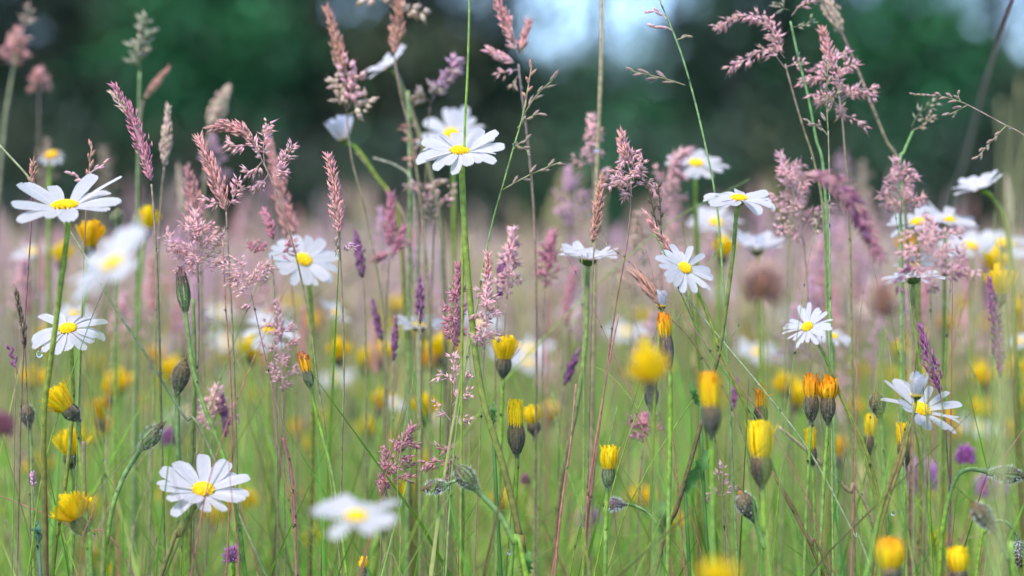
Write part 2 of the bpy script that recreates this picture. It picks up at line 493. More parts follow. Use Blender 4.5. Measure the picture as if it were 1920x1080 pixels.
def bract_cup(mb, M, L, w, r, cols, hairs=60, tip=.72, taper=.3, hairc=(.6, .62, .55), hl=.0011):
    """tall cup of narrow overlapping bracts, hairy: hawkbit involucre"""
    prof = [(w * .5 * taper * .75, -.22 * L), (w * .5 * taper, -.06 * L), (w * .5 * (taper + .22), L * .06), (w * .5 * .84, L * .26), (w * .5 * .98, L * .46), (w * .5, L * .66), (w * .5 * tip, L * .98)]
    mb.lathe(prof, M, grad(cols[0], mix(cols[1], (.03, .03, .02), .4), mix(cols[2], (.05, .04, .02), .4)), 14)
    R3 = M.to_3x3()
    for row, (z0, z1, nb) in enumerate(((0, .5, 9), (.14, .78, 11), (.3, 1.04, 13))):
        for k in range(nb):
            a = 2 * math.pi * (k + .5 * row) / nb + r.uniform(-.08, .08)
            d = V((math.cos(a), math.sin(a), 0)); P = []; z1_ = z1 + (r.uniform(-.12, .28) if row == 2 else r.uniform(-.1, .1))
            for j in range(5):
                zz = z0 + (z1_ - z0) * j / 4
                for q in range(len(prof) - 1):
                    if prof[q][1] <= zz * L <= prof[q + 1][1] or q == len(prof) - 2:
                        f = (zz * L - prof[q][1]) / (prof[q + 1][1] - prof[q][1]); rad = prof[q][0] + (prof[q + 1][0] - prof[q][0]) * f; break
                P.append(M @ (d * (max(rad, w * .1) * (1.03 + .02 * row)) + V((0, 0, zz * L))))
            c1 = jit(mix(cols[1], cols[0] if r.random() < .5 else (.05, .04, .03), r.random() * .7), r, .4)
            mb.strip(P, lambda s: w * .075 * (1 - s * .75), R3 @ V((-d.y, d.x, 0)), grad(c1, c1, cols[2]), -.15)
    for k in range(int(hairs * 3.2)):
        zz = r.uniform(-.2, .95); a = r.uniform(0, 6.28); d = V((math.cos(a), math.sin(a), 0))
        rad = w * .5 * (taper + (1 - taper) * min(1, zz / .35 + .2) if zz < .35 else 1 - (1 - tip) * max(0, (zz - .6) / .4))
        mb.hair(M @ (d * rad + V((0, 0, zz * L))), (R3 @ (d + V((0, 0, r.uniform(-.2, .7))))).normalized(), hl * r.uniform(.6, 1.5), .00010, hairc)
CUPS = {'dark': ((.13, .15, .08), (.12, .10, .07), (.26, .16, .06)), 'green': ((.15, .24, .07), (.17, .21, .08), (.14, .10, .05)),
        'purple': ((.15, .14, .13), (.14, .10, .12), (.34, .20, .07)), 'stripe': ((.18, .26, .09), (.20, .26, .11), (.10, .05, .06))}
def floret_tuft(mb, M, z0, L, w0, w1, n, r, col=YEL, tipc=None, ragged=.12):
    R3 = M.to_3x3(); tipc = tipc or col
    for k in range(n):
        u = math.sqrt((k + .5) / n); a = k * 2.39996 + r.uniform(-.1, .1)
        d = V((math.cos(a), math.sin(a), 0))
        b = d * (w0 * .5 * u) + V((0, 0, z0)); e = d * (w1 * .5 * u * r.uniform(.9, 1.06)) + V((0, 0, z0 + L * (1 - .25 * u * max(0, w1 / w0 - 1.25)) * (1 - r.uniform(0, ragged + .12))))
        bow = d * (.04 * L); e = e + V((r.gauss(0, .07), r.gauss(0, .07), 0)) * L * (1 + 5 * max(0, ragged - .25))
        if w1 < 1.75 * w0:
            q1, q2 = d * (w1 * .5 * u), d * (w1 * .51 * u)
            pts = [b, V((q1.x, q1.y, b.z + (e.z - b.z) * .35)), V((q2.x, q2.y, b.z + (e.z - b.z) * .72)), V((e.x * .86, e.y * .86, e.z))]
        else: pts = [b, b.lerp(e, .35) + bow * .7, b.lerp(e, .7) + bow * .8, e]
        ww = max(w0, w1) * .5 * (.95 / math.sqrt(n)) * r.uniform(.7, 1.2)
        c = jit(mix(col, (.80, .42, .01), r.random() ** 3 * .7), r, .2); ct = jit(tipc, r, .15)
        mb.strip([M @ p for p in pts], lambda s: ww * (.6, .9, 1, .8)[int(round(s * 3))], R3 @ V((-d.y, d.x, r.uniform(-.5, .5))), grad(mix(c, (.75, .40, .02), .35), c, ct), .45)
def hawkbit(label, b, tip, z, cup, iw, tw, stem, sw=8, n=46, look='dark', col=YEL, tipc=None, seed=1, hairs=70, group=None, ragged=.12, name="hawkbit", cat="yellow flower", lean=0, scol=None, z_end=None):
    """b, tip: pixels of the head's foot and end; cup: share of it that is the hairy cup; iw, tw: widths of cup and florets in px"""
    r = random.Random(seed + 500); s = m_per_px(z)
    B, T = at(*b, z), at(*tip, z - lean * s)
    L = (T - B).length; M = frame(B, T - B)
    ze = z if z_end is None else z_end
    P = [B - (T - B).normalized() * (.0002)] + [at(x, y, z + (ze - z) * (i + 1) / len(stem)) for i, (x, y) in enumerate(stem)]
    P = to_ground(P, r); base = V((P[-1].x, P[-1].y, 0))
    t = thing(name, base, label, cat, group)
    mb, pts = stem_mesh(P, (sw * s, sw * s * 1.05), scol or grad((.15, .21, .08), GREEN, (.19, .30, .07), GREEN, OLIVE), r, 150 if hairs else 0, .0009)
    mb.build("stem", M_STEM, t, base)
    cb = MB(); bract_cup(cb, M, L * cup, iw * s * r.uniform(.82, .98), r, CUPS[look], hairs, hl=.0010 + .0003 * (look != 'dark'))
    cb.build("involucre", M_CUP, t, base)
    if tw:
        fb = MB(); floret_tuft(fb, M, L * cup * .80, L * (1 - cup * .80), iw * s * .86, tw * s, int(n * 1.7), r, col, tipc, ragged)
        fb.build("florets", M_YELLOW, t, base)
    return t
def bud(label, b, tip, z, w, stem, sw=8, look='green', seed=1, tipcol=None, lean=0, group=None, z_end=None):
    r = random.Random(seed + 900); s = m_per_px(z)
    B, T = at(*b, z), at(*tip, z - lean * s); L = (T - B).length; M = frame(B, T - B)
    ze = z if z_end is None else z_end
    P = to_ground([B] + [at(x, y, z + (ze - z) * (i + 1) / len(stem)) for i, (x, y) in enumerate(stem)], r); base = V((P[-1].x, P[-1].y, 0))
    t = thing("hawkbit_bud", base, label, "flower bud", group)
    mb, _ = stem_mesh(P, (sw * s, sw * s), grad((.14, .20, .08), (.17, .27, .09), GREEN, OLIVE), r, 200, .0010)
    mb.build("stem", M_STEM, t, base)
    cb = MB(); bract_cup(cb, M, L * .92, w * s, r, CUPS[look], 170, .42, .45, (.66, .68, .64), .0015)
    cb.build("bud", M_CUP, t, base)
    tb = MB(); floret_tuft(tb, M, L * .80, L * .2, w * s * .42, w * s * .34, 16, r, tipcol or (.13, .12, .05)); tb.build("bud_tip", M_YELLOW, t, base)
    return t

# --- grasses
def dense(mb, path, w, n, sl, sw, ca, cb_, r, ang=.45, prof=None, sides=5, core=True, two=False):
    """spikelets packed round a seed axis (path runs from foot to tip)"""
    prof = prof or (lambda s: min(1, .35 + 2.2 * s) * (1 - s) ** .45 if s < .999 else .05)
    if core: mb.tube(path.p, lambda s: max(.00012, w * .16 * prof(s)), mix(ca, BROWN, .25), 5)
    for i in range(n):
        s = (i + r.random()) / n
        p, tg = path.at(s); u, v = perp(tg); a = i * 2.39996 + r.uniform(-.5, .5)
        d = u * math.cos(a) + v * math.sin(a); e = w * .5 * prof(s) * r.uniform(.6, 1.3)
        an = ang * r.uniform(.6, 1.9)
        dr = (tg * math.cos(an) + d * math.sin(an)).normalized()
        L = sl * r.uniform(.6, 1.4)
        c0, c1 = jit(ca, r, .26), jit(cb_, r, .26)
        if r.random() < .14: c0 = jit(CREAM, r, .2)
        q = p + d * max(0, e - L * math.sin(an)) 
        mb.spikelet(q, dr, L, sw * r.uniform(.8, 1.2), c0, c1, sides)
        if two: mb.spikelet(q, (dr + d.cross(tg) * r.uniform(-.7, .7) + V((0, 0, -.15))).normalized(), L * .85, sw * .7, c1, c0, sides)
def loose(mb, path, r, w, ca, cb_, sl, sw, gap, droop=.3):
    """a thin side branch hung with spikelet clusters"""
    mb.tube(path.p, .00016, mix(ca, BROWN, .3), 4)
    n = max(3, int(path.len / gap))
    for i in range(n):
        s = .22 + .78 * (i + r.random() * .6) / n
        p, tg = path.at(s); u, v = perp(tg)
        for k in range(r.randint(3, 5)):
            a = r.uniform(0, 6.28); d = u * math.cos(a) + v * math.sin(a)
            dr = (tg * r.uniform(.4, 1.1) + d * r.uniform(.4, .9) + V((0, 0, -droop))).normalized()
            q = p + dr * r.uniform(0, w * .35)
            c0, c1 = jit(ca, r, .16), jit(cb_, r, .2)
            if r.random() < .2: c0 = jit(CREAM, r, .15)
            L = sl * r.uniform(.55, 1.3)
            mb.spikelet(q, dr, L, sw * r.uniform(.6, 1.2), c0, c1)
            if r.random() < .5: mb.hair(q + dr * L * .9, (dr + d * .3).normalized(), L * .6, .00007, c0)
            if r.random() < .6: mb.spikelet(q, (dr + d * .45).normalized(), L * .9, sw * .75, c1, c0)
PAL = {'pink': (PINK, ROSE), 'rose': (ROSE, (.60, .24, .33)), 'purple': (PURPLE, (.34, .14, .28)), 'cream': (CREAM, (.66, .48, .42)), 'rust': (RUST, (.60, .33, .27)),
       'lilac': (LILAC, (.76, .48, .56)), 'fescue': ((.44, .42, .24), (.52, .33, .34)), 'dark': ((.16, .14, .09), (.22, .16, .12)), 'green': ((.36, .40, .24), (.48, .44, .34)), 'peach': ((.84, .54, .46), (.74, .40, .39)), 'plum': ((.50, .22, .38), (.36, .12, .28))}
def seed_grass(label, z, stem, heads, sw=4, pal='pink', seed=1, scol=None, group=None, name="seed_grass", cat="grass", z_end=None, ground=True):
    """stem: pixels from the head's foot down; heads: list of (kind, [pixels foot..tip], width px, options)"""
    r = random.Random(seed + 77); s = m_per_px(z); ze = z if z_end is None else z_end
    P = [at(x, y, z + (ze - z) * i / max(1, len(stem) - 1)) for i, (x, y) in enumerate(stem)]
    if ground: P = to_ground(P, r)
    base = V((P[-1].x, P[-1].y, 0)); t = thing(name, base, label, cat, group)
    mb, pts = stem_mesh(P, (sw * s * .8, sw * s * 1.25), scol or grad((.28, .20, .16), (.22, .18, .10), (.20, .22, .08), OLIVE), r, 0, sides=6)
    mb.build("stem", M_STEM, t, base)
    ca, cb_ = PAL[pal]
    for kind, pts_, w, *o in heads:
        o = o[0] if o else {}
        a, b = PAL[o['pal']] if 'pal' in o else (ca, cb_)
        W = w * s
        pp = [at(x, y, z + r.uniform(-.1, .1) * W) for x, y in pts_]
        path = Path(catmull(pp, 5)); mb = MB()
        if kind == 'spike':          # dense pointed spikelets
            dense(mb, path, W, int(1.5 * o.get('n', max(24, int(path.len / s / 1.5)))), o.get('sl', 17) * s, o.get('sw', 4.2) * s, a, b, r, o.get('ang', .42))
            mb.build("seed_head", M_SPIKE, t, base)
        elif kind == 'spindle':      # smooth closed spike
            dense(mb, path, W, o.get('n', max(60, int(path.len / s * 1.3))), 13 * s, 4.5 * s, a, b, r, .16, lambda q: (math.sin(math.pi * min(1, .1 + q * .9)) ** .6) if q < .995 else .1)
            mb.tube(path.p, lambda q: W * .36 * max(.08, math.sin(math.pi * min(1, .06 + q * .9)) ** .6), mix(a, BROWN, .15), 7)
            mb.build("seed_head", M_SPIKE, t, base)
        elif kind == 'branch':       # a single hand-placed side branch with hanging clusters
            loose(mb, path, r, W, a, b, o.get('sl', 16) * s, o.get('sw', 4.2) * s, o.get('gap', 11) * s, o.get('droop', .3))
            mb.build("seed_branch", M_SPIKE, t, base)
        elif kind == 'sparse':       # fescue: few long narrow spikelets held along the axis
            mb.tube(path.p, .5 * o.get('aw', 2.5) * s, a, 5)
            n = o.get('n', 7)
            for i in range(n):
                p, tg = path.at(.1 + .9 * (i + .5) / n); u, v = perp(tg); sgn = 1 if i % 2 else -1
                side = V((1, 0, 0)) - tg * tg.x; side = side.normalized() if side.length > .1 else u
                d = (tg + side * sgn * r.uniform(.25, .6) + V((0, r.uniform(-.3, .3), 0))).normalized()
                L = o.get('sl', 30) * s * r.uniform(.7, 1.15)
                for q in range(3): mb.spikelet(p + d * (L * .2 * q), (d + V((r.uniform(-.2, .2), r.uniform(-.2, .2), r.uniform(-.2, .2)))).normalized(), L * (.75, .6, .5)[q], o.get('sw', 6) * s, jit(a, r, .2), jit(b, r, .2))
            mb.build("seed_branch", M_SPIKE, t, base)
        elif kind == 'panicle':      # axis with side branches of its own, each branch a part
            dense(mb, Path([path.at(q)[0] for q in (.6, .7, .8, .9, 1)]), W * .32, o.get('n', 46), 16 * s, 4.3 * s, a, b, r, .5, two=True)
            mb.tube(path.p, lambda q: 1.5 * s * (1.2 - q), mix(a, BROWN, .4), 5)
            mb.build("seed_head", M_SPIKE, t, base)
            m = o.get('m', 9)
            for k in range(m):
                q = k / m * .78; p, tg = path.at(q); u, v = perp(tg); an = k * 2.4 + r.uniform(-.4, .4)
                d = u * math.cos(an) + v * math.sin(an); Lb = W * .62 * (1 - .6 * q) * r.uniform(.75, 1.15)
                up = o.get('up', .75)
                e = p + (tg * up + d).normalized() * Lb
                bp = Path(catmull([p, p.lerp(e, .5) + tg * Lb * .08, e - V((0, 0, Lb * o.get('droop', .12)))], 4)); bm = MB()
                loose(bm, bp, r, W * .2, a, b, 15 * s, 4.2 * s, o.get('gap', 9) * s, o.get('hang', .25))
                bm.build("seed_branch", M_SPIKE, t, base)
    return t
def bare_stalk(label, z, stem, sw, cols, seed=1, group=None, z_end=None):
    r = random.Random(seed); s = m_per_px(z); ze = z if z_end is None else z_end
    P = [at(x, y, z + (ze - z) * i / max(1, len(stem) - 1)) for i, (x, y) in enumerate(stem)]
    P = to_ground(P, r)
    base = V((P[-1].x, P[-1].y, 0))
    if group: P = [P[0]] + [p + V((r.gauss(0, 3), r.gauss(0, 3), 0)) * s for p in P[1:-1]] + [P[-1]]
    mb, _ = stem_mesh(P, (sw * s * (.35 if group else .9), sw * s * 1.15), cols, r, 0, sides=6)
    if group and seed % 3 == 0:
        q, tg = Path(P).at(r.uniform(.15, .45)); d = V((r.choice((-1, 1)) * r.uniform(.25, .7), r.uniform(-.4, .4), 1)).normalized(); L = r.uniform(.02, .05)
        mb.strip([q + d * (L * k / 6) - V((0, 0, .4 * L * (k / 6) ** 2.2)) for k in range(7)], lambda u: sw * s * .55 * (1.05 - u), V((.3, 1, 0)), (.26, .42, .06), .4)
    if group and seed % 4 == 0:
        q, tg = Path(P).at(r.uniform(.2, .5)); mb.tube([q - tg * .0025, q, q + tg * .0025], lambda u: sw * s * (.62 if .2 < u < .8 else .4), (.26, .14, .08), 6)
    o = mb.build("grass_stalk", M_STEM, None, base); o.location = base
    return tag(o, label, "grass stalk", group, "thing")

# ------------------------------------------------------------------ the daisies of the photograph
EDGE = dict(elev=.35, droop=.15)
daisy("large white daisy on a tall stem at the left edge, petals lifted sideways like wings", (122, 388), .98, 236, (-.02, .20, .98),
      [(127, 430), (118, 500), (100, 640), (84, 760), (82, 880), (86, 1080)], 11, 15, .30, .12, 3, 130, drop=(4,), elev_fn=lambda a: .20 + .17 * math.sin(a) + .14 * abs(math.cos(a)), pw=.29)
daisy("white daisy with drooping front petals, half crossed by the big left daisy's stem", (127, 617), 1.03, 152, (-.05, .52, .86),
      [(134, 660), (136, 760), (126, 880), (108, 1000), (98, 1080)], 8, 18, .02, .38, 4, 120)
daisy("white daisy on the tallest thick stem in the centre, a blurred daisy right behind", (862, 284), 1.0, 166, (.04, .38, .92),
      [(866, 330), (871, 430), (884, 590), (904, 740), (948, 890), (975, 1010), (984, 1080)], 12.5, 19, .24, .2, 5, 130, elev_fn=lambda a: .22 + .16 * math.sin(a) + .10 * math.cos(a), cols=grad((.22, .32, .06), (.20, .27, .05), (.20, .22, .05), (.15, .11, .04), (.14, .10, .04)))
daisy("blurred white daisy facing forward, directly behind the tallest central daisy", (846, 254), 1.24, 138, (-.03, .80, .52), [(850, 330), (852, 480), (846, 700), (842, 1000)], 9, 17, .05, .12, 6, 60, pw=.27)
daisy("white daisy seen nearly edge-on, on a long leaning hairy stem right of centre", (1385, 373), 1.0, 148, (.03, .25, .97),
      [(1380, 410), (1374, 480), (1352, 640), (1334, 715), (1310, 810), (1270, 950), (1226, 1080)], 8.5, 21, .10, .30, 7, 130, cols=grad((.17, .27, .06), (.16, .20, .05), (.14, .11, .05), (.14, .10, .04), (.13, .14, .04)))
daisy("white daisy tilted to upper right with narrow petals, below the edge-on daisy", (1284, 503), 1.0, 122, (.38, .66, .62),
      [(1302, 535), (1330, 598), (1347, 650), (1392, 750), (1452, 890), (1540, 1070)], 6.5, 22, .12, .2, 8, 120, pw=.23)
daisy("small white daisy on a curved stem with one curled petal, right of centre", (1514, 613), 1.0, 102, (-.42, .62, .66),
      [(1530, 638), (1552, 680), (1580, 750), (1622, 840), (1655, 965), (1668, 1080)], 6.5, 24, .2, .12, 9, 120, pw=.2)
daisy("small blurred white daisy just behind the curled-petal daisy", (1563, 631), 1.17, 74, (.05, .42, .9), [(1562, 680), (1558, 800), (1550, 1080)], 7, 16, .05, .3, 10, 50)
daisy("white daisy with long raised petals at lower right, a round bud in front of it", (1727, 768), 1.0, 170, (.30, .52, .80),
      [(1702, 800), (1690, 850), (1650, 960), (1632, 1080)], 10, 16, .32, .22, 11, 130, pw=.22, cols=grad((.20, .24, .05), (.20, .15, .05), (.14, .18, .05), (.12, .10, .04)))
daisy("low white daisy with a wide open ring of petals at lower left", (381, 919), .98, 188, (.12, .50, .85),
      [(358, 962), (338, 1005), (302, 1080)], 9, 18, .22, .2, 12, 130, cols=grad((.19, .24, .06), (.16, .15, .05), (.13, .10, .04)))
daisy("slightly blurred white daisy facing right behind pink panicles, left of centre", (569, 488), 1.12, 142, (.32, .64, .70), [(582, 560), (586, 700), (584, 900), (580, 1080)], 9, 17, .08, .18, 13, 70)
daisy("white daisy seen from below with dark cup, under a rusty spike right of centre", (1103, 486), 1.08, 122, (.02, .12, .99), [(1101, 540), (1098, 640), (1080, 770), (1052, 900), (1036, 1080)], 10, 22, .62, .4, 14, 60, disc=.28, pw=.34, cols=grad((.22, .30, .07), (.20, .26, .08), (.22, .18, .07), (.16, .10, .05)))
daisy("blurred white daisy with flat petals behind pink grass at upper right of centre", (1305, 307), 1.2, 122, (.05, .44, .9), [(1304, 350), (1306, 460), (1310, 700), (1310, 1000)], 9, 15, .12, .25, 15, 50)
daisy("blurred white daisy seen from the side high among brown grass, tilted up left", (730, 124), 1.18, 100, (-.58, .14, .80), [(748, 150), (775, 220), (808, 330), (830, 480), (838, 800)], 9, 20, .45, .2, 16, 40, pw=.34, cols=grad((.22, .25, .09), (.26, .22, .12), (.2, .2, .08)))
daisy("small blurred half closed white daisy on a bent stem, below the tall rusty spike", (644, 262), 1.18, 110, (-.25, .05, .96), [(668, 278), (705, 330), (745, 400), (760, 600), (770, 1000)], 8, 16, 1.05, -.2, 17, 40, pw=.34, disc=.16)
daisy("large out-of-focus white daisy close to the camera, tilted right below the leftmost daisy", (214, 496), .75, 208, (-.42, .30, .84), [(200, 560), (176, 700), (160, 900), (150, 1080)], 9, 14, .3, .2, 18, 60, pw=.42, elev_fn=lambda a: .22 + .3 * math.cos(a) + .12 * math.sin(a))
daisy("large out-of-focus white daisy close to the camera at the bottom, left of centre", (668, 970), .77, 185, (.05, .28, .95), [(666, 1030), (664, 1080)], 9, 9, .24, .25, 19, 60, pw=.46)
daisy("blurred white daisy seen from the side, crossed by a purple spike, mid meadow", (785, 612), 1.16, 108, (.10, .14, .98), [(786, 660), (784, 780), (778, 1000)], 8, 15, .40, .5, 20, 40, disc=.25, pw=.34)
daisy("blurred white daisy left of the centre above the striped withered hawkbit", (505, 618), 1.24, 112, (.10, .62, .76), [(505, 690), (505, 1000)], 8, 12, .05, .5, 21, 40, pw=.36)
daisy("soft blurred white daisy directly behind the edge-on daisy", (1342, 418), 1.3, 112, (.05, .5, .86), [(1345, 500), (1345, 1000)], 7, 15, .2, .2, 22, 40)
daisy("blurred white daisy seen from the side above a brown seed head, right of centre", (1420, 470), 1.2, 116, (.02, .16, .98), [(1424, 540), (1430, 1000)], 7, 20, .80, .4, 23, 40, pw=.34)
daisy("blurred white daisy with flat petals over pink grass at right, left one of a pair", (1722, 418), 1.14, 128, (-.15, .35, .93), [(1722, 470), (1730, 1000)], 7, 14, .12, .2, 24, 40)
daisy("blurred white daisy with flat petals over pink grass at right, right one of a pair", (1776, 412), 1.16, 126, (.25, .32, .92), [(1772, 470), (1768, 1000)], 7, 14, .2, .2, 25, 40)
daisy("blurred white daisy tilted up left at the right edge, no disc showing", (1838, 352), 1.16, 108, (-.42, .16, .89), [(1862, 372), (1890, 440), (1905, 700)], 9, 20, .5, .2, 26, 40, pw=.34)
daisy("ragged white daisy seen from below with spread petals, tangled in pink grass at right", (1712, 522), 1.05, 122, (-.06, -.12, .96), [(1712, 570), (1719, 640), (1712, 720), (1708, 1000)], 8, 15, .28, .35, 27, 60, disc=.24, cols=grad((.20, .26, .07), (.20, .13, .07), (.16, .10, .05)))
daisy("very soft blurred white daisy far at the right edge, nearer of two side by side", (1822, 462), 1.32, 130, (.0, .4, .92), [(1822, 560), (1822, 900)], 6, 14, .1, .2, 28, 40)
daisy("very soft blurred white daisy at the right edge with yellow flowers under it", (1884, 458), 1.3, 140, (.1, .4, .92), [(1884, 560), (1884, 900)], 6, 14, .1, .2, 29, 40)
daisy("very soft blurred white daisy behind the leftmost daisy's stem", (60, 472), 1.42, 85, (-.1, .4, .9), [(60, 560), (62, 900)], 6, 14, .1, .25, 30, 40)
daisy("blurred fading daisy with orange disc and few petals at upper left", (97, 292), 1.28, 58, (-.1, .5, .85), [(92, 340), (90, 600), (90, 900)], 8, 9, .0, .9, 31, 40, disc=.42, dcol=(.75, .38, .03))
daisy("soft blurred white daisy behind the drooping white daisy at left", (140, 590), 1.36, 90, (.0, .4, .9), [(140, 680), (140, 900)], 6, 14, .1, .2, 32, 40)
daisy("soft white daisy blur at the right edge, low beside the blurred purple spike", (1912, 640), 1.3, 60, (-.2, .5, .85), [(1912, 720), (1912, 900)], 6, 14, .1, .2, 33, 40)
daisy("tiny blurred white daisy beside a yellow flower, centre left of the meadow", (740, 757), 1.35, 42, (.3, .6, .7), [(740, 820), (742, 1000)], 6, 10, .2, .3, 34, 40)
daisy("soft white streak of a blurred daisy hanging left of the purple spindles", (628, 588), 1.3, 78, (.5, .2, .7), [(622, 650), (620, 900)], 6, 11, .3, .2, 35, 40)
daisy("blurred white daisy disc with thin petals behind the ragged daisy at right", (1716, 498), 1.14, 86, (.0, .6, .78), [(1716, 560), (1722, 800)], 6, 12, .35, .1, 36, 40, pw=.2)
# daisy buds
daisy("small closed white daisy bud in front of the lower right daisy", (1718, 742), .98, 104, (.04, .12, .98), [(1716, 762), (1706, 800), (1692, 860), (1660, 960), (1640, 1080)], 6.5, 13, 1.28, -.35, 41, 40, disc=.2, pw=.27, cols=grad((.18, .27, .06), (.20, .15, .05), (.15, .12, .04)))
daisy("blurred white daisy bud just above the orange-tipped hawkbit", (1240, 574), 1.06, 76, (.05, .1, .98), [(1240, 600), (1230, 700), (1222, 900)], 6, 13, 1.28, -.35, 42, 40, disc=.22, pw=.28)

# ------------------------------------------------------------------ hawkbits and their buds
H = hawkbit
H("yellow hawkbit leaning left above another, at the left edge", (146, 786), (88, 726), 1.0, .42, 36, 62, [(149, 830), (155, 900), (165, 1000), (170, 1080)], 9, 60, seed=1, lean=10)
H("ragged open yellow hawkbit leaning left, lowest at the left edge", (158, 1002), (112, 918), .98, .42, 34, 96, [(166, 1030), (172, 1080)], 9, 64, 'green', seed=2, ragged=.2)
H("thin withered hawkbit striped orange and red, left of centre", (582, 726), (566, 656), 1.0, .5, 22, 26, [(586, 745), (600, 800), (616, 860), (630, 930), (650, 1080)], 6, 18, 'stripe', (.85, .45, .02), (.40, .10, .06), 3, 40, ragged=.35)
H("tall striped seed-stage hawkbit with purple tip, upright at left of centre", (348, 583), (338, 498), 1.0, .78, 31, 20, [(351, 612), (362, 690), (382, 760), (402, 810), (426, 880), (446, 980), (460, 1080)], 8, 22, 'stripe', (.28, .16, .20), (.20, .09, .13), 4, 20, ragged=.4, scol=grad((.20, .30, .08), (.17, .28, .06), GREEN))
H("slightly blurred bright yellow hawkbit with dark cup just right of the centre stem", (943, 706), (949, 624), 1.08, .50, 32, 58, [(942, 740), (936, 900), (930, 1080)], 8, 56, seed=6)
H("upright closed yellow hawkbit with hairy brown cup, low in the centre", (969, 850), (966, 747), 1.02, .58, 34, 32, [(969, 880), (965, 960), (958, 1080)], 8.5, 40, seed=7, hairs=120)
H("blurred yellow hawkbit tucked behind the upright closed one in the centre", (1002, 815), (996, 757), 1.12, .45, 26, 36, [(1003, 850), (1002, 1000)], 7, 40, seed=8)
H("small sharp yellow hawkbit with squared top, low right of centre", (1139, 912), (1144, 831), .99, .50, 28, 37, [(1138, 935), (1136, 1000), (1135, 1080)], 8, 44, 'green', seed=9, hairs=130)
H("slim hawkbit with ragged orange tip on a long hairy purple cup, right of centre", (1254, 690), (1243, 583), .99, .66, 27, 30, [(1257, 720), (1256, 850), (1254, 960), (1252, 1080)], 9, 24, 'purple', (.88, .48, .012), (.80, .26, .015), 10, 150, ragged=.3)
H("large out-of-focus yellow hawkbit near the camera right of the centre", (1220, 740), (1206, 615), .76, .24, 26, 92, [(1226, 800), (1230, 1080)], 8, 50, seed=11)
H("out-of-focus closed yellow hawkbit with brown cup, left of the plump yellow one", (1334, 815), (1330, 694), .9, .52, 38, 40, [(1335, 850), (1338, 1080)], 9, 40, seed=12, tipc=ORA)
H("withered hawkbit with curling orange tip rising behind the plump yellow one", (1426, 800), (1427, 716), 1.04, .5, 28, 24, [(1426, 840), (1428, 1080)], 8, 22, 'dark', (.85, .36, .015), (.75, .22, .01), 13, 60, ragged=.45)
H("plump closed yellow hawkbit with dark cup, largest at the lower right", (1428, 908), (1425, 785), .95, .50, 42, 50, [(1431, 940), (1434, 1000), (1445, 1080)], 10, 60, seed=14, hairs=110, ragged=.05)
H("ragged orange hawkbit on a green stalk, left one of a close pair at right", (1521, 788), (1521, 697), 1.0, .58, 29, 34, [(1519, 820), (1515, 900), (1508, 1080)], 7, 26, 'dark', (.86, .40, .015), (.78, .24, .01), 15, 90, ragged=.4)
H("ragged orange-yellow hawkbit on a green stalk, right one of a close pair at right", (1552, 790), (1553, 696), 1.0, .55, 29, 42, [(1550, 825), (1545, 900), (1536, 1080)], 7, 30, 'dark', (.88, .46, .015), (.80, .28, .01), 16, 90, ragged=.4)
H("small closed yellow hawkbit half hidden below the orange pair", (1524, 872), (1518, 800), 1.07, .52, 22, 22, [(1525, 900), (1530, 1080)], 6, 30, seed=17)
H("blurred closed yellow hawkbit with grey cup left of the hairy upright bud at right", (1632, 852), (1632, 774), 1.13, .55, 27, 26, [(1633, 900), (1638, 1080)], 7, 30, seed=18)
H("dark-cupped yellow hawkbit hidden under the lower right daisy", (1698, 872), (1690, 790), 1.06, .6, 28, 26, [(1697, 920), (1694, 1080)], 7, 30, seed=24)
H("out-of-focus yellow hawkbit near the camera at the bottom, below the right daisy", (1670, 1092), (1667, 1002), .87, .36, 44, 58, [(1671, 1130)], 9, 50, seed=20, tipc=ORA)
H("rounded blurred yellow hawkbit at the bottom right corner", (1800, 1092), (1793, 1022), .93, .38, 36, 44, [(1802, 1130)], 8, 50, seed=21)
H("very soft out-of-focus yellow hawkbit close to the camera at the bottom edge", (1345, 1140), (1345, 1038), .62, .3, 36, 84, [(1345, 1170)], 8, 40, seed=22)
H("tiny sharp ragged yellow hawkbit at the bottom edge, left of centre", (680, 1082), (681, 1040), 1.0, .5, 15, 22, [(680, 1120)], 5, 16, 'green', seed=23, ragged=.35)
bud("hairy green hawkbit bud bent to the right on a curved stalk, lower left", (267, 838), (303, 796), 1.0, 32, [(252, 860), (232, 895), (212, 950), (200, 1020), (194, 1080)], 9, 'green', 1)
bud("brown hairy hawkbit bud upright above the low left daisy", (334, 732), (347, 672), 1.07, 32, [(333, 780), (335, 860), (346, 960), (352, 1080)], 9, 'dark', 2)
bud("grey hairy hawkbit bud bowed to the left on a thick diagonal stalk, low centre", (888, 912), (852, 872), .97, 34, [(905, 930), (938, 968), (965, 1020), (988, 1085)], 11, 'green', 3)
bud("dark striped hawkbit bud lying sideways, left of the grey bowed bud", (834, 911), (792, 917), 1.0, 25, [(850, 903), (866, 910), (868, 1000), (866, 1080)], 6, 'dark', 4)
bud("nodding grey hawkbit bud on an arched green stalk behind the squared yellow hawkbit", (1166, 946), (1128, 945), 1.03, 23, [(1185, 947), (1212, 960), (1232, 985), (1246, 1030), (1252, 1080)], 6, 'purple', 5)
bud("dark hawkbit bud with faint orange tip leaning left, below the plump yellow one", (1411, 968), (1385, 920), .98, 34, [(1420, 990), (1434, 1030), (1446, 1080)], 8, 'dark', 6, (.55, .28, .03))
bud("nodding hawkbit bud on a hooked hairy stalk at the right edge", (1862, 888), (1922, 893), 1.0, 30, [(1840, 882), (1815, 880), (1795, 892), (1780, 930), (1768, 990), (1761, 1080)], 9, 'green', 7)
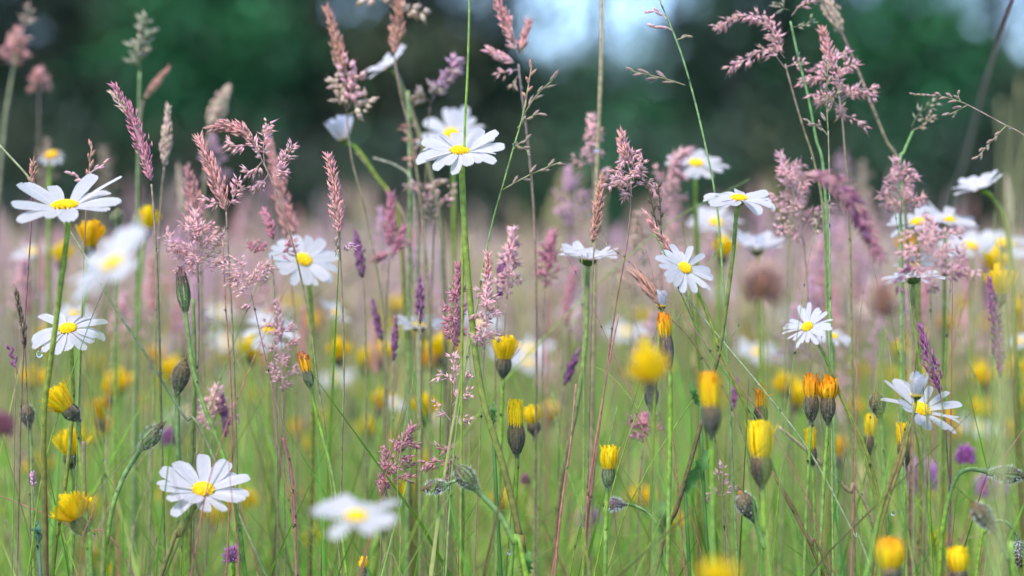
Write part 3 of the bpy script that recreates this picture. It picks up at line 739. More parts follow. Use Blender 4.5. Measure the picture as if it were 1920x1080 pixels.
bud("blurred fuzzy brown hawkbit bud leaning left at the lower right", (1858, 986), (1822, 942), .93, 34, [(1872, 1010), (1892, 1050), (1902, 1090)], 9, 'dark', 8)
bud("dark hawkbit bud hanging at the lower right corner on an arched stalk", (1908, 1020), (1916, 1064), 1.0, 34, [(1902, 998), (1888, 980), (1866, 978), (1846, 1000), (1830, 1080)], 7, 'dark', 9)
bud("hairy grey upright hawkbit bud on a pale stalk beside the lower right daisy", (1648, 775), (1642, 735), 1.02, 30, [(1653, 800), (1658, 900), (1664, 1010), (1668, 1080)], 10, 'dark', 10)
bud("blurred dim green hawkbit bud at the left edge below the drooping daisy", (54, 795), (47, 756), 1.1, 27, [(58, 830), (62, 1000)], 6, 'dark', 11)
bud("blurred dark hawkbit bud behind the large out-of-focus yellow hawkbit", (1222, 762), (1220, 716), 1.08, 26, [(1224, 800), (1226, 1080)], 6, 'purple', 12)
bud("round blurred yellow-green bud high beside two yellow flowers at left", (220, 420), (220, 392), 1.15, 26, [(219, 470), (215, 800)], 5, 'green', 13, (.5, .5, .05))

# blurred hawkbits behind: pixel, width (their distance follows from the width), the words that single each one out
YB = [(172, 436, 54, "between the two left daisies' heads"), (275, 408, 46, "above the large out-of-focus daisy at left"), (116, 472, 40, "behind the leftmost daisy's stem"),
      (635, 652, 42, "right of the striped withered hawkbit"), (718, 656, 38, "between two purple spindles, centre left"), (808, 668, 38, "under the side-view daisy crossed by a spindle"),
      (1000, 660, 30, "right of the bright central hawkbit"), (746, 568, 30, "beside a purple spindle, above the side-view daisy"), (455, 708, 27, "left of centre below the lilac airy panicle"),
      (495, 672, 28, "below the soft daisy left of centre"), (290, 664, 34, "above the curved hairy bud at left"), (210, 726, 40, "flat, left of the brown hairy bud"),
      (798, 758, 46, "large, left of the drooping spikelets"), (716, 746, 40, "beside the tiny white daisy"), (1358, 460, 42, "touching the edge-on daisy's stem"),
      (1700, 456, 40, "under the pair of flat daisies at right"), (1868, 486, 46, "upper of two below the right edge's soft daisy"), (1874, 526, 56, "lower, wider of two below the right edge's soft daisy"),
      (1906, 574, 32, "at the right edge beside the purple spike"), (1690, 650, 32, "above the small bud of the lower right daisy"), (1775, 602, 30, "below the ragged right daisy"),
      (1804, 570, 27, "right of the ragged right daisy's stem"), (1204, 592, 26, "left of the orange-tipped hawkbit"), (1164, 622, 26, "between two thin stalks right of centre"),
      (1455, 680, 26, "left of the curled-petal daisy's stem"), (1626, 692, 27, "between the curved daisy stem and the purple spike"), (1034, 768, 36, "flat, right of the upright central hawkbit"),
      (132, 826, 58, "big, between the two left hawkbits"), (556, 936, 26, "low, right of the low left daisy"), (582, 830, 30, "along the striped hawkbit's stalk"),
      (1900, 806, 26, "at the right edge above the hooked bud"), (1156, 1032, 22, "low, right of the squared hawkbit"), (1660, 700, 24, "just left of the sharp purple spike"),
      (545, 568, 28, "under the right-facing daisy left of centre"), (325, 636, 22, "beside the tall striped seed head's stalk"), (1410, 625, 24, "above the plump yellow hawkbit, near the brown seed head"),
      (1590, 690, 24, "above the orange pair at right"), (845, 682, 24, "behind the thick central stem"), (1835, 690, 26, "left of the blurred purple spike's foot")]
for i, (x, y, w, words_) in enumerate(YB):
    z = max(1.12, 56 / w); h = w * 1.55; rr = random.Random(i + 31); dx = rr.uniform(-.25, .25) * w
    hawkbit("soft blurred yellow hawkbit " + words_, (x + dx * .3, y + h * .55), (x - dx * .2, y - h * .42), z, .32, w * .5, w * rr.uniform(1.15, 1.5),
            [(x + dx, y + h * 1.2), (x + dx * 2, y + h * 4)], 7 / z, 34, ('dark', 'purple', 'dark')[i % 3], YEL if i % 5 else mix(YEL, ORA, .6), None, 100 + i, 0)

# ------------------------------------------------------------------ seed-bearing grasses of the photograph
S = seed_grass
S("purple-pink grass spike leaning left, upper left", 1.02, [(284, 345), (290, 420), (298, 600), (305, 900)], [('spike', [(283, 338), (268, 280), (245, 215), (216, 163)], 40, dict(n=120)), ('spike', [(236, 215), (224, 190), (214, 176)], 26, dict(n=26, pal='cream'))], 5, 'rose', 1)
S("pale cream grass spike upright, right of the purple-pink leaning one", 1.11, [(308, 310), (300, 400), (290, 700)], [('spike', [(308, 312), (312, 255), (315, 207)], 26, dict(n=100, pal='cream', ang=.25))], 4, 'cream', 2)
S("sharp pink panicle with its head bent over to the left, upper left of centre", 1.0, [(494, 305), (515, 352), (540, 425), (562, 510), (582, 610), (596, 720), (620, 900)],
  [('spike', [(474, 266), (452, 244), (425, 236), (395, 241)], 38, dict(n=95, pal='peach')), ('branch', [(494, 305), (484, 285), (474, 266)], 14, dict(gap=8)), ('branch', [(496, 308), (494, 275), (503, 232)], 22, dict(gap=6)), ('branch', [(508, 330), (530, 305), (550, 272)], 22, dict(gap=6)),
   ('branch', [(492, 302), (478, 318), (464, 322)], 26, dict(gap=5)), ('branch', [(504, 325), (490, 345), (476, 352)], 30, dict(gap=5)), ('branch', [(508, 335), (525, 322), (535, 322)], 24, dict(gap=5)), ('branch', [(470, 268), (450, 275), (428, 268)], 24, dict(gap=5))], 4, 'pink', 3)
S("leaning pink feathery spike left of the bent panicle", 1.04, [(424, 395), (428, 470), (436, 620), (442, 800), (446, 960)], [('spike', [(424, 395), (410, 350), (392, 305), (374, 264)], 44, dict(n=110, pal='peach', sl=20)), ('branch', [(424, 395), (440, 365), (448, 340)], 26, dict(gap=6)), ('branch', [(420, 380), (402, 380), (384, 372)], 24, dict(gap=6))], 4, 'pink', 4)
S("blunt orange-pink spike behind the leaning feathery one", 1.12, [(374, 440), (380, 600), (384, 900)], [('spike', [(372, 440), (364, 390), (352, 322)], 46, dict(n=110, pal='peach'))], 4, 'peach', 5)
S("broad cloud-like pink panicle above the tall striped seed head", 1.06, [(372, 530), (372, 640), (366, 800), (362, 1000)], [('panicle', [(372, 530), (370, 470), (366, 398)], 135, dict(m=12, gap=8, pal='pink')), ('branch', [(368, 500), (400, 470), (422, 440)], 30, dict(pal='cream')), ('branch', [(368, 510), (335, 480), (308, 440)], 30, dict(gap=8))], 4, 'pink', 6)
S("blurred orange-pink spike right behind the bent panicle", 1.15, [(542, 440), (550, 600), (556, 900)], [('spike', [(540, 445), (524, 350), (500, 250)], 40, dict(n=110, pal='peach')), ('spike', [(552, 440), (546, 410), (532, 385)], 30, dict(n=50))], 4, 'peach', 7)
S("small rosy panicle just left of the right-facing daisy", 1.08, [(510, 480), (516, 600), (520, 900)], [('spike', [(512, 450), (505, 420), (496, 400)], 26, dict(n=46)), ('branch', [(512, 470), (492, 462), (470, 456)], 24, dict(gap=6)), ('branch', [(514, 480), (538, 470), (548, 450)], 28, dict(gap=6))], 4, 'rose', 8)
S("upright rusty pink spike between the bent panicle and the centre", 1.02, [(636, 430), (641, 540), (645, 700), (640, 900)], [('spike', [(636, 440), (630, 370), (617, 296)], 36, dict(n=130, pal='peach')), ('branch', [(637, 445), (655, 460), (668, 462)], 22, dict(pal='lilac')), ('branch', [(637, 430), (632, 455), (634, 474)], 20, dict(pal='cream'))], 4, 'peach', 9)
S("tall rusty grass spike at the top with pale beads below it, left of centre", 1.12, [(650, 215), (660, 300), (690, 420), (720, 600), (730, 900)], [('spike', [(645, 150), (632, 80), (613, 18)], 34, dict(n=110, pal='rust')), ('branch', [(652, 215), (640, 180), (625, 150)], 40, dict(pal='cream', sl=20, sw=11)), ('branch', [(652, 205), (664, 175), (670, 140)], 40, dict(pal='pink', sl=20, sw=11)), ('branch', [(650, 170), (652, 140), (642, 110)], 36, dict(pal='pink', sw=9, sl=18)), ('branch', [(652, 215), (672, 205), (688, 186)], 26, dict(pal='cream', sl=20, sw=12))], 4, 'rust', 10)
S("brownish gold grass head at the top edge above the side-view daisy", 1.14, [(738, 100), (752, 180), (775, 280), (800, 500), (810, 900)], [('spike', [(738, 104), (745, 50), (752, -40)], 40, dict(n=90, pal='rust', sl=20)), ('branch', [(745, 40), (762, 20), (800, 25)], 26, dict(pal='cream', sl=24, sw=13, gap=20)), ('branch', [(745, 20), (715, 0), (678, -8)], 26, dict(pal='cream', sl=24, sw=13, gap=20))], 5, 'rust', 11)
S("loose pink panicle at the top, left of the big pale sky gap", 1.1, [(972, 120), (980, 190), (992, 290), (1002, 420), (1006, 640), (1004, 900)], [('spike', [(962, 78), (948, 40), (928, -8)], 34, dict(n=100, pal='peach')), ('spike', [(976, 100), (984, 70), (990, 44)], 26, dict(n=44, pal='peach')), ('spike', [(964, 118), (940, 106), (916, 94)], 26, dict(n=36)), ('branch', [(972, 130), (952, 134), (936, 138)], 30, {}), ('branch', [(974, 140), (964, 152), (962, 160)], 22, dict(pal='cream')), ('branch', [(970, 100), (966, 90), (962, 78)], 16, {})], 4.5, 'pink', 12, grad((.24, .18, .18), (.26, .18, .12), (.22, .18, .10)))
S("thin green fescue with narrow spikelets, right of the tallest daisy", 1.0, [(990, 165), (978, 225), (962, 280), (945, 340), (925, 410), (906, 500), (892, 590), (872, 690), (850, 860), (836, 1080)], [('sparse', [(984, 205), (990, 165), (997, 122)], 20, dict(n=5, sl=24, pal='rust')), ('sparse', [(982, 215), (1005, 180), (1036, 150)], 20, dict(n=5, sl=30)), ('sparse', [(970, 240), (990, 222), (1014, 212)], 16, dict(n=4, sl=24)), ('sparse', [(960, 282), (975, 268), (990, 262)], 14, dict(n=3, sl=20)), ('sparse', [(942, 356), (985, 332), (1030, 312), (1052, 304)], 16, dict(n=6, sl=26)), ('sparse', [(962, 272), (978, 276), (992, 284)], 14, dict(n=3, sl=20))], 3.6, 'fescue', 13, grad((.24, .34, .10), (.20, .32, .08), (.20, .30, .08)))
S("sharp dense pink panicle on a thin dark stalk right of centre", 1.0, [(1182, 350), (1182, 400), (1172, 480), (1152, 590), (1128, 770), (1110, 920), (1098, 1030)], [('spike', [(1178, 300), (1168, 275), (1165, 252)], 30, dict(n=50, pal='peach')), ('panicle', [(1183, 368), (1182, 330), (1170, 270)], 92, dict(m=11, gap=7, up=.5, droop=.2)), ('branch', [(1180, 340), (1155, 335), (1138, 350)], 20, {}), ('branch', [(1182, 330), (1200, 318), (1208, 300)], 22, {})], 3.4, 'pink', 14, grad((.26, .18, .14), (.24, .12, .09), (.28, .11, .10), (.22, .14, .08)))
S("upright brownish pink spike standing behind the daisy seen from below", 1.05, [(1114, 452), (1110, 560), (1104, 800)], [('spike', [(1112, 455), (1120, 400), (1130, 336)], 30, dict(n=130, pal='rust'))], 4, 'peach', 15)
S("soft pink panicle left of the sharp one, on a thick blurred stalk", 1.15, [(1112, 310), (1112, 420), (1108, 700)], [('panicle', [(1112, 310), (1112, 270), (1110, 222)], 50, dict(m=8)), ('branch', [(1112, 310), (1092, 302), (1075, 298)], 22, {}), ('branch', [(1113, 330), (1134, 330), (1142, 324)], 26, {})], 4, 'pink', 16)
S("airy pink panicle with two long arms drooping left, at the top right", 1.08, [(1472, 120), (1490, 185), (1508, 245), (1528, 310), (1545, 420), (1552, 700)], [('branch', [(1468, 75), (1430, 35), (1390, 30), (1345, 48)], 30, dict(gap=7)), ('branch', [(1474, 130), (1440, 92), (1405, 108), (1368, 126)], 32, dict(gap=7)), ('branch', [(1470, 100), (1450, 60), (1440, 40)], 34, dict(gap=7)), ('branch', [(1475, 125), (1492, 120), (1508, 122)], 28, dict(gap=7)), ('branch', [(1472, 110), (1455, 85), (1452, 70)], 32, dict(gap=7))], 4.5, 'pink', 17)
S("full pink panicle upright at the top right, crossed by a thin fescue", 1.08, [(1578, 205), (1584, 280), (1592, 380), (1598, 700)], [('spike', [(1556, 115), (1549, 85), (1543, 58)], 32, dict(n=54, pal='peach')), ('panicle', [(1578, 210), (1568, 150), (1550, 80)], 120, dict(m=11, gap=7, up=.45)), ('branch', [(1575, 185), (1605, 170), (1638, 178)], 28, {}), ('branch', [(1580, 215), (1600, 222), (1624, 238)], 26, {}), ('branch', [(1566, 150), (1535, 150), (1506, 152)], 26, {})], 4.5, 'pink', 18)
S("thin sharp fescue standing in front of the full pink panicle", 1.0, [(1553, 245), (1555, 330), (1556, 450), (1558, 700), (1562, 1080)], [('sparse', [(1553, 250), (1550, 185), (1552, 116)], 22, dict(n=9, sl=28)), ('sparse', [(1553, 255), (1536, 236), (1516, 230)], 14, dict(n=4, sl=24)), ('sparse', [(1552, 190), (1566, 178), (1578, 164)], 10, dict(n=3, sl=22))], 3.2, 'fescue', 19, grad((.3, .26, .16), (.22, .34, .10), (.20, .32, .08)))
S("pink and green panicle at the top edge above the airy one", 1.08, [(1482, 40), (1495, 100), (1516, 185), (1530, 260), (1545, 330), (1556, 600)], [('branch', [(1484, 30), (1500, 10), (1525, -10)], 30, {}), ('branch', [(1480, 20), (1468, 14), (1455, 8)], 26, dict(pal='green')), ('branch', [(1486, 50), (1505, 50), (1522, 40)], 22, dict(pal='green', gap=20)), ('branch', [(1478, 0), (1476, -25), (1478, -50)], 34, {})], 5.5, 'pink', 20, grad((.16, .30, .12), (.18, .32, .10)))
S("golden brown closed grass spike leaning at the top edge, upper right", 1.12, [(1578, 60), (1600, 110), (1628, 180), (1660, 260), (1690, 330), (1710, 600)], [('spindle', [(1578, 62), (1562, 25), (1538, -14)], 26, dict(pal='cream')), ('spindle', [(1572, 48), (1558, 18), (1540, -8)], 14, dict(pal='rust'))], 6, 'cream', 21, grad((.26, .16, .15), (.26, .28, .10)))
S("tall green fescue leaning left at the top right of centre, sparse spikelets", 1.04, [(1238, 5), (1262, 60), (1282, 115), (1303, 190), (1322, 270), (1340, 360), (1352, 470), (1370, 800)], [('sparse', [(1285, 160), (1255, 150), (1222, 142), (1182, 133)], 18, dict(n=6, sl=30)), ('sparse', [(1250, 35), (1238, 25), (1222, 20)], 12, dict(n=3, sl=22, pal='pink')), ('sparse', [(1262, 58), (1246, 50), (1222, 52)], 12, dict(n=3, sl=22, pal='pink')), ('sparse', [(1268, 75), (1282, 70), (1290, 66)], 10, dict(n=2, sl=20)), ('sparse', [(1240, 10), (1234, -15), (1230, -40)], 12, dict(n=4))], 4, 'fescue', 22, grad((.22, .32, .14), (.20, .32, .10)))
S("thin arching grass at the right edge, drooping spikelets at its tip", 1.0, [(1805, 192), (1836, 208), (1880, 232), (1925, 258), (1990, 330), (2040, 600)], [('sparse', [(1810, 194), (1770, 182), (1712, 177)], 14, dict(n=9, sl=22)), ('sparse', [(1815, 196), (1800, 205), (1778, 216)], 12, dict(n=3, sl=22)), ('sparse', [(1886, 236), (1862, 262), (1832, 296)], 12, dict(n=7, sl=20)), ('sparse', [(1802, 192), (1798, 184), (1796, 174)], 8, dict(n=2, sl=16))], 3, 'fescue', 23, grad((.34, .22, .2), (.3, .26, .16)))
S("soft pale green grass head with white beads, left of the thick leaning stalk", 1.1, [(1712, 245), (1695, 285), (1688, 320), (1690, 600)], [('branch', [(1708, 240), (1722, 215), (1752, 190)], 26, dict(pal='green', gap=14)), ('branch', [(1710, 245), (1730, 235), (1750, 215)], 26, dict(pal='cream', gap=14))], 6, 'green', 24, grad((.20, .36, .12), (.18, .30, .10)))
S("dense pink panicle with pale beads, left of the drooping purple grass at right", 1.1, [(1508, 460), (1515, 560), (1522, 800)], [('panicle', [(1508, 460), (1490, 370), (1462, 288)], 130, dict(m=11, gap=8)), ('branch', [(1510, 440), (1530, 430), (1540, 400)], 36, dict(pal='cream', sw=10, sl=16)), ('branch', [(1500, 420), (1480, 420), (1470, 400)], 36, dict(pal='cream', sw=9, sl=16))], 4, 'pink', 25)
S("blurred purple grass spike arching down to the right, close to the camera", .90, [(1505, 330), (1490, 360), (1480, 450), (1470, 800)], [('spike', [(1508, 326), (1560, 340), (1610, 400), (1648, 480)], 60, dict(n=95, sl=26, pal='rose')), ('spike', [(1580, 350), (1600, 375), (1622, 440)], 50, dict(n=60, sl=24, pal='plum'))], 4, 'rose', 26)
S("rounded pink panicle above the pair of flat daisies at right", 1.1, [(1690, 410), (1694, 520), (1700, 800)], [('panicle', [(1690, 410), (1688, 360), (1680, 302)], 95, dict(m=11, gap=7)), ('branch', [(1690, 395), (1715, 380), (1732, 372)], 34, {}), ('branch', [(1688, 390), (1665, 375), (1650, 360)], 30, {})], 4, 'pink', 27)
S("wide blurred pink-brown panicle over the ragged daisy at right", .94, [(1745, 545), (1744, 640), (1735, 900)], [('panicle', [(1745, 545), (1748, 480), (1740, 408)], 150, dict(m=12, gap=9, up=.4)), ('branch', [(1745, 520), (1790, 510), (1800, 470)], 40, dict(pal='plum')), ('branch', [(1744, 500), (1705, 500), (1680, 540)], 36, dict(pal='plum'))], 4, 'pink', 28)
S("sharp plum-purple spike leaning left above the lower right daisy", 1.0, [(1762, 735), (1772, 790), (1776, 850), (1782, 1000)], [('spike', [(1762, 736), (1748, 690), (1727, 618)], 34, dict(n=90, pal='plum', ang=.3))], 3.2, 'plum', 29, grad((.3, .10, .18), (.22, .16, .10)))
S("long blurred purple spike upright at the right edge", .95, [(1876, 705), (1880, 780), (1884, 1000)], [('spike', [(1876, 705), (1870, 620), (1856, 530)], 36, dict(n=120, pal='plum', ang=.22))], 4, 'plum', 30)
for i, (x0, y0, x1, y1, w, z, lab) in enumerate(((788, 606, 787, 530, 15, 1.1, "purple closed spindle rising through the side-view daisy"), (716, 640, 700, 570, 13, 1.14, "purple closed spindle leaning left, farthest left of three in mid meadow"), (738, 676, 742, 602, 13, 1.1, "purple closed spindle just below the side-view daisy"),
        (1058, 722, 1082, 662, 15, 1.12, "purple spindle leaning right, below the daisy seen from below"), (935, 560, 948, 470, 18, 1.1, "purple spindle inside the pink spike right of the central stem"), (680, 520, 668, 440, 20, 1.12, "mauve blurred spindle below the upright rusty pink spike"), (1372, 770, 1380, 718, 12, 1.12, "mauve small spindle between the two large yellow hawkbits at right"),
        (848, 640, 870, 580, 13, 1.14, "mauve spindle beside the thick central stem"))):
    S(lab, z, [(x0, y0), (x0 + (x0 - x1) * .4, y0 + 90), (x0 + (x0 - x1) * .6, y0 + 300)], [('spindle', [(x0, y0), ((x0 + x1) / 2, (y0 + y1) / 2), (x1, y1)], w, {})], 4, 'purple', 40 + i)
S("narrow pink panicle touching the thick central stem on its left", 1.03, [(850, 650), (847, 740), (842, 860), (838, 1000)], [('spike', [(857, 560), (858, 530), (861, 498)], 24, dict(n=46)), ('panicle', [(851, 655), (855, 590), (860, 510)], 62, dict(m=11, gap=6, up=1.0))], 3, 'rose', 50)
S("sharp narrow pink panicle touching the thick central stem on its right", 1.0, [(908, 660), (903, 740), (898, 880), (890, 1060)], [('spike', [(912, 570), (914, 525), (916, 482)], 26, dict(n=80, pal='peach')), ('panicle', [(908, 655), (911, 600), (915, 520)], 60, dict(m=12, gap=6, up=.8, droop=.25))], 3, 'pink', 51)
S("fluffy pink spike right of the central stem, purple spindle through it", 1.08, [(948, 570), (942, 680), (936, 900)], [('panicle', [(950, 560), (955, 500), (962, 432)], 66, dict(m=11, gap=7, up=1.1)), ('spike', [(955, 520), (958, 480), (962, 434)], 32, dict(n=60))], 4, 'pink', 52)
S("blurred pink spike between the central stem and the daisy seen from below", 1.14, [(1020, 545), (1018, 660), (1012, 900)], [('panicle', [(1022, 540), (1026, 495), (1035, 442)], 60, dict(m=10, up=1)), ('spike', [(1026, 510), (1032, 470), (1036, 440)], 34, dict(n=60))], 4, 'rose', 53)
S("bright pink blurred spike with side lobes, left of the central stem", 1.14, [(730, 470), (724, 600), (718, 900)], [('spike', [(730, 462), (732, 420), (734, 366)], 32, dict(n=90)), ('spike', [(734, 465), (746, 452), (756, 432)], 24, dict(n=30)), ('spike', [(730, 475), (716, 480), (706, 484)], 20, dict(n=24)), ('spike', [(732, 480), (744, 466), (758, 458)], 18, dict(n=20))], 4, 'rose', 54)
S("airy sharp lilac-pink panicle on a thin dark stalk, below the right-facing daisy", 1.0, [(470, 545), (482, 600), (500, 680), (522, 770), (538, 850), (552, 1000)], [('branch', [(472, 560), (455, 510), (446, 485)], 28, dict(gap=7)), ('branch', [(468, 535), (440, 515), (424, 498)], 30, dict(gap=7)), ('branch', [(468, 530), (490, 505), (508, 498)], 30, dict(gap=7)), ('branch', [(472, 555), (452, 545), (434, 530)], 30, dict(gap=7)), ('branch', [(470, 540), (480, 520), (500, 515)], 26, dict(gap=7)), ('branch', [(474, 565), (468, 570), (458, 572)], 20, dict(gap=7))], 2.6, 'pink', 55, grad((.28, .14, .14), (.22, .15, .09)))
S("blurred airy pink panicle hanging in front of the soft daisy left of centre", 1.07, [(530, 730), (532, 850), (534, 1000)], [('panicle', [(530, 735), (528, 650), (520, 570)], 80, dict(m=12, gap=9))], 3, 'pink', 56)
S("thin grass with drooping pink spikelets left of the central stem's lower half", 1.02, [(848, 790), (844, 860), (838, 960), (832, 1080)], [('branch', [(846, 790), (830, 770), (816, 758)], 20, {}), ('branch', [(848, 760), (868, 740), (886, 735)], 20, {}), ('branch', [(850, 720), (832, 702), (818, 712)], 20, {}), ('branch', [(852, 700), (866, 690), (884, 704)], 20, {}), ('branch', [(850, 740), (852, 700), (848, 662)], 20, {}), ('branch', [(847, 780), (862, 782), (886, 790)], 18, {})], 2.8, 'pink', 57)
S("rosy panicle low in the centre, left of the grey bowed bud", 1.04, [(722, 925), (716, 1000), (712, 1080)], [('panicle', [(722, 930), (735, 880), (772, 800)], 90, dict(m=11, gap=9)), ('spike', [(716, 930), (718, 890), (724, 855)], 22, dict(n=34))], 3, 'rose', 58)
S("rosy drooping branch of grass behind the grey bowed bud", 1.03, [(860, 880), (862, 960), (858, 1080)], [('branch', [(862, 885), (830, 865), (792, 868)], 30, dict(gap=8)), ('branch', [(862, 880), (846, 850), (826, 840)], 28, dict(gap=8)), ('branch', [(862, 890), (838, 892), (815, 906)], 26, dict(gap=8))], 3, 'rose', 59)
S("blurred pink grass cluster right of the brown hairy bud, lower left", 1.1, [(398, 810), (394, 900), (390, 1000)], [('panicle', [(398, 815), (404, 775), (410, 730)], 95, dict(m=10)), ('spindle', [(424, 820), (422, 790), (418, 750)], 14, dict(pal='plum'))], 3, 'pink', 60)
S("dark narrow spike at the left edge beside the drooping daisy", 1.0, [(47, 650), (50, 720), (54, 860), (58, 1080)], [('spike', [(47, 655), (40, 600), (31, 550)], 18, dict(n=50, pal='dark', ang=.25))], 3, 'dark', 61, grad((.16, .12, .08), (.2, .2, .08)))
S("tiny drooping dark red spikelets at the left edge below the dark spike", 1.0, [(30, 700), (28, 780), (24, 1000)], [('sparse', [(32, 700), (28, 680), (18, 652)], 12, dict(n=5, pal='plum', sl=22))], 2.4, 'dark', 62)
S("blurred pink tuft at the upper left corner on a pale stalk", 1.3, [(30, 100), (18, 170), (6, 260), (-10, 500)], [('panicle', [(30, 125), (30, 90), (34, 58)], 60, dict(m=9)), ('branch', [(40, 60), (48, 30), (52, 10)], 30, dict(pal='cream'))], 7, 'peach', 63, grad((.28, .28, .15), (.22, .2, .12)))
S("small round pink blur of a grass head at upper left", 1.32, [(73, 172), (72, 300), (70, 600)], [('panicle', [(73, 172), (73, 158), (75, 138)], 44, dict(m=8))], 4, 'peach', 64)
S("grey-green blurred grass head standing high at upper left", 1.2, [(262, 135), (260, 240), (256, 500)], [('branch', [(263, 135), (258, 110), (252, 82)], 26, dict(pal='green', sl=24, sw=10)), ('branch', [(264, 120), (272, 80), (276, 40)], 24, dict(pal='green', sl=24, sw=10))], 6, 'green', 65, grad((.20, .28, .12), (.18, .22, .09)))
S("tan blurred spike leaning right, above the bent pink panicle", 1.24, [(394, 245), (384, 320), (372, 700)], [('spindle', [(394, 245), (408, 205), (428, 165)], 30, dict(pal='cream'))], 6, 'cream', 66, grad((.3, .24, .14), (.2, .2, .08)))
S("thin blurred brown spike leaning right, right of the grey-green grass head", 1.22, [(268, 190), (262, 260), (258, 600)], [('spindle', [(270, 186), (290, 160), (312, 132)], 14, dict(pal='rust'))], 5, 'rust', 67)
S("small brown spike behind the leftmost daisy's petals", 1.02, [(60, 350), (58, 430), (52, 520), (45, 640), (36, 900)], [('spike', [(60, 352), (61, 330), (62, 308)], 14, dict(n=26, pal='rust'))], 3, 'rust', 68, grad((.2, .1, .12), (.2, .14, .08)))
S("small branched brown spikelets just above the leftmost daisy", 1.04, [(166, 345), (160, 420), (150, 700)], [('sparse', [(166, 345), (168, 310), (172, 275)], 14, dict(n=5, sl=24, pal='rust')), ('sparse', [(165, 342), (150, 336), (136, 325)], 12, dict(n=3, sl=22, pal='pink')), ('sparse', [(167, 325), (182, 316), (198, 306)], 12, dict(n=3, sl=22, pal='pink'))], 2.6, 'fescue', 69)
S("blurred pink panicle touching the flat blurred daisy right of centre", 1.18, [(1240, 400), (1240, 500), (1236, 900)], [('panicle', [(1240, 400), (1250, 340), (1278, 288)], 90, dict(m=10, gap=8)), ('spike', [(1255, 315), (1270, 295), (1292, 284)], 34, dict(n=50))], 4, 'pink', 70)
S("cream blurred panicle right of the daisy seen from below", 1.22, [(1188, 570), (1184, 660), (1180, 900)], [('panicle', [(1188, 560), (1190, 480), (1196, 402)], 84, dict(m=11, pal='cream'))], 4, 'cream', 71)
S("mauve blurred panicle behind the soft pink one, right of the thin fescue", 1.3, [(1072, 430), (1068, 560), (1064, 900)], [('panicle', [(1072, 430), (1070, 370), (1066, 318)], 90, dict(m=11))], 4, 'lilac', 72)
S("cream and pink blurred grass head just left of the central daisy's stem", 1.15, [(815, 410), (810, 520), (804, 900)], [('branch', [(815, 405), (790, 350), (762, 345)], 30, dict(pal='pink')), ('branch', [(816, 390), (818, 360), (820, 336)], 40, dict(pal='cream', sw=10)), ('branch', [(816, 400), (836, 372), (852, 350)], 34, dict(pal='pink')), ('branch', [(814, 420), (808, 400), (806, 384)], 30, dict(pal='cream'))], 5, 'pink', 73)
S("small pink blur of spikelets left of the twin daisies' heads", 1.16, [(784, 330), (786, 420), (788, 900)], [('branch', [(784, 300), (772, 260), (764, 228)], 26, {}), ('branch', [(784, 310), (776, 296), (766, 302)], 24, {})], 4, 'peach', 74)
S("loose cream spikelets on a thin stalk above the twin daisies", 1.16, [(806, 200), (800, 280), (796, 500)], [('branch', [(806, 190), (790, 180), (784, 176)], 20, dict(pal='cream', sw=11, sl=24)), ('branch', [(812, 185), (812, 170), (822, 164)], 20, dict(pal='cream', sw=9, sl=22)), ('branch', [(806, 195), (840, 140), (856, 105)], 22, dict(pal='lilac', sw=11, sl=22))], 2.6, 'cream', 75)
S("dry brown tuft-like spikelet beside the closed blurred daisy bud", 1.0, [(1234, 570), (1262, 602), (1290, 630), (1330, 690), (1380, 780), (1440, 1000)], [('spike', [(1236, 572), (1220, 550), (1200, 520)], 34, dict(n=34, pal='rust', sl=34, sw=5, ang=.25))], 3, 'rust', 76, grad((.2, .1, .06), (.22, .2, .08)))
S("tan narrow spike hanging along the green fescue, above the tilted daisy", 1.04, [(1258, 470), (1270, 500), (1290, 560), (1320, 700), (1350, 900)], [('spike', [(1262, 478), (1236, 440), (1212, 402)], 22, dict(n=46, pal='peach', ang=.25))], 3, 'peach', 77)
S("dark green narrow spike on a thin stalk crossing the tilted daisy", 1.0, [(1228, 440), (1248, 480), (1272, 540), (1320, 640), (1400, 760), (1460, 900)], [('sparse', [(1232, 425), (1222, 380), (1210, 345), (1188, 328)], 14, dict(n=8, pal='dark', sl=18, aw=3)), ('sparse', [(1240, 440), (1238, 390), (1234, 345)], 10, dict(n=6, pal='dark', sl=16))], 3.2, 'green', 78, grad((.12, .26, .06), (.14, .26, .06)))
S("pale pink star-like spikelets on a blurred stalk, below the leaning green leaf", 1.06, [(1354, 925), (1358, 1000), (1360, 1080)], [('branch', [(1354, 925), (1354, 900), (1356, 872)], 26, dict(pal='pink', gap=14)), ('branch', [(1354, 930), (1342, 925), (1326, 928)], 24, dict(gap=14)), ('branch', [(1355, 930), (1365, 920), (1374, 912)], 20, dict(gap=14))], 4, 'pink', 79)
S("pink blurred cluster right of the squared yellow hawkbit", 1.1, [(1205, 840), (1200, 900), (1195, 1000)], [('panicle', [(1205, 830), (1206, 810), (1208, 780)], 90, dict(m=8))], 3, 'rose', 80)
S("pale spike tip at the lower left with a frayed white end", 1.0, [(62, 910), (68, 960), (72, 1000), (70, 1080)], [('spike', [(62, 915), (62, 905), (60, 890)], 16, dict(n=20, pal='lilac', sl=10))], 2.6, 'cream', 81)
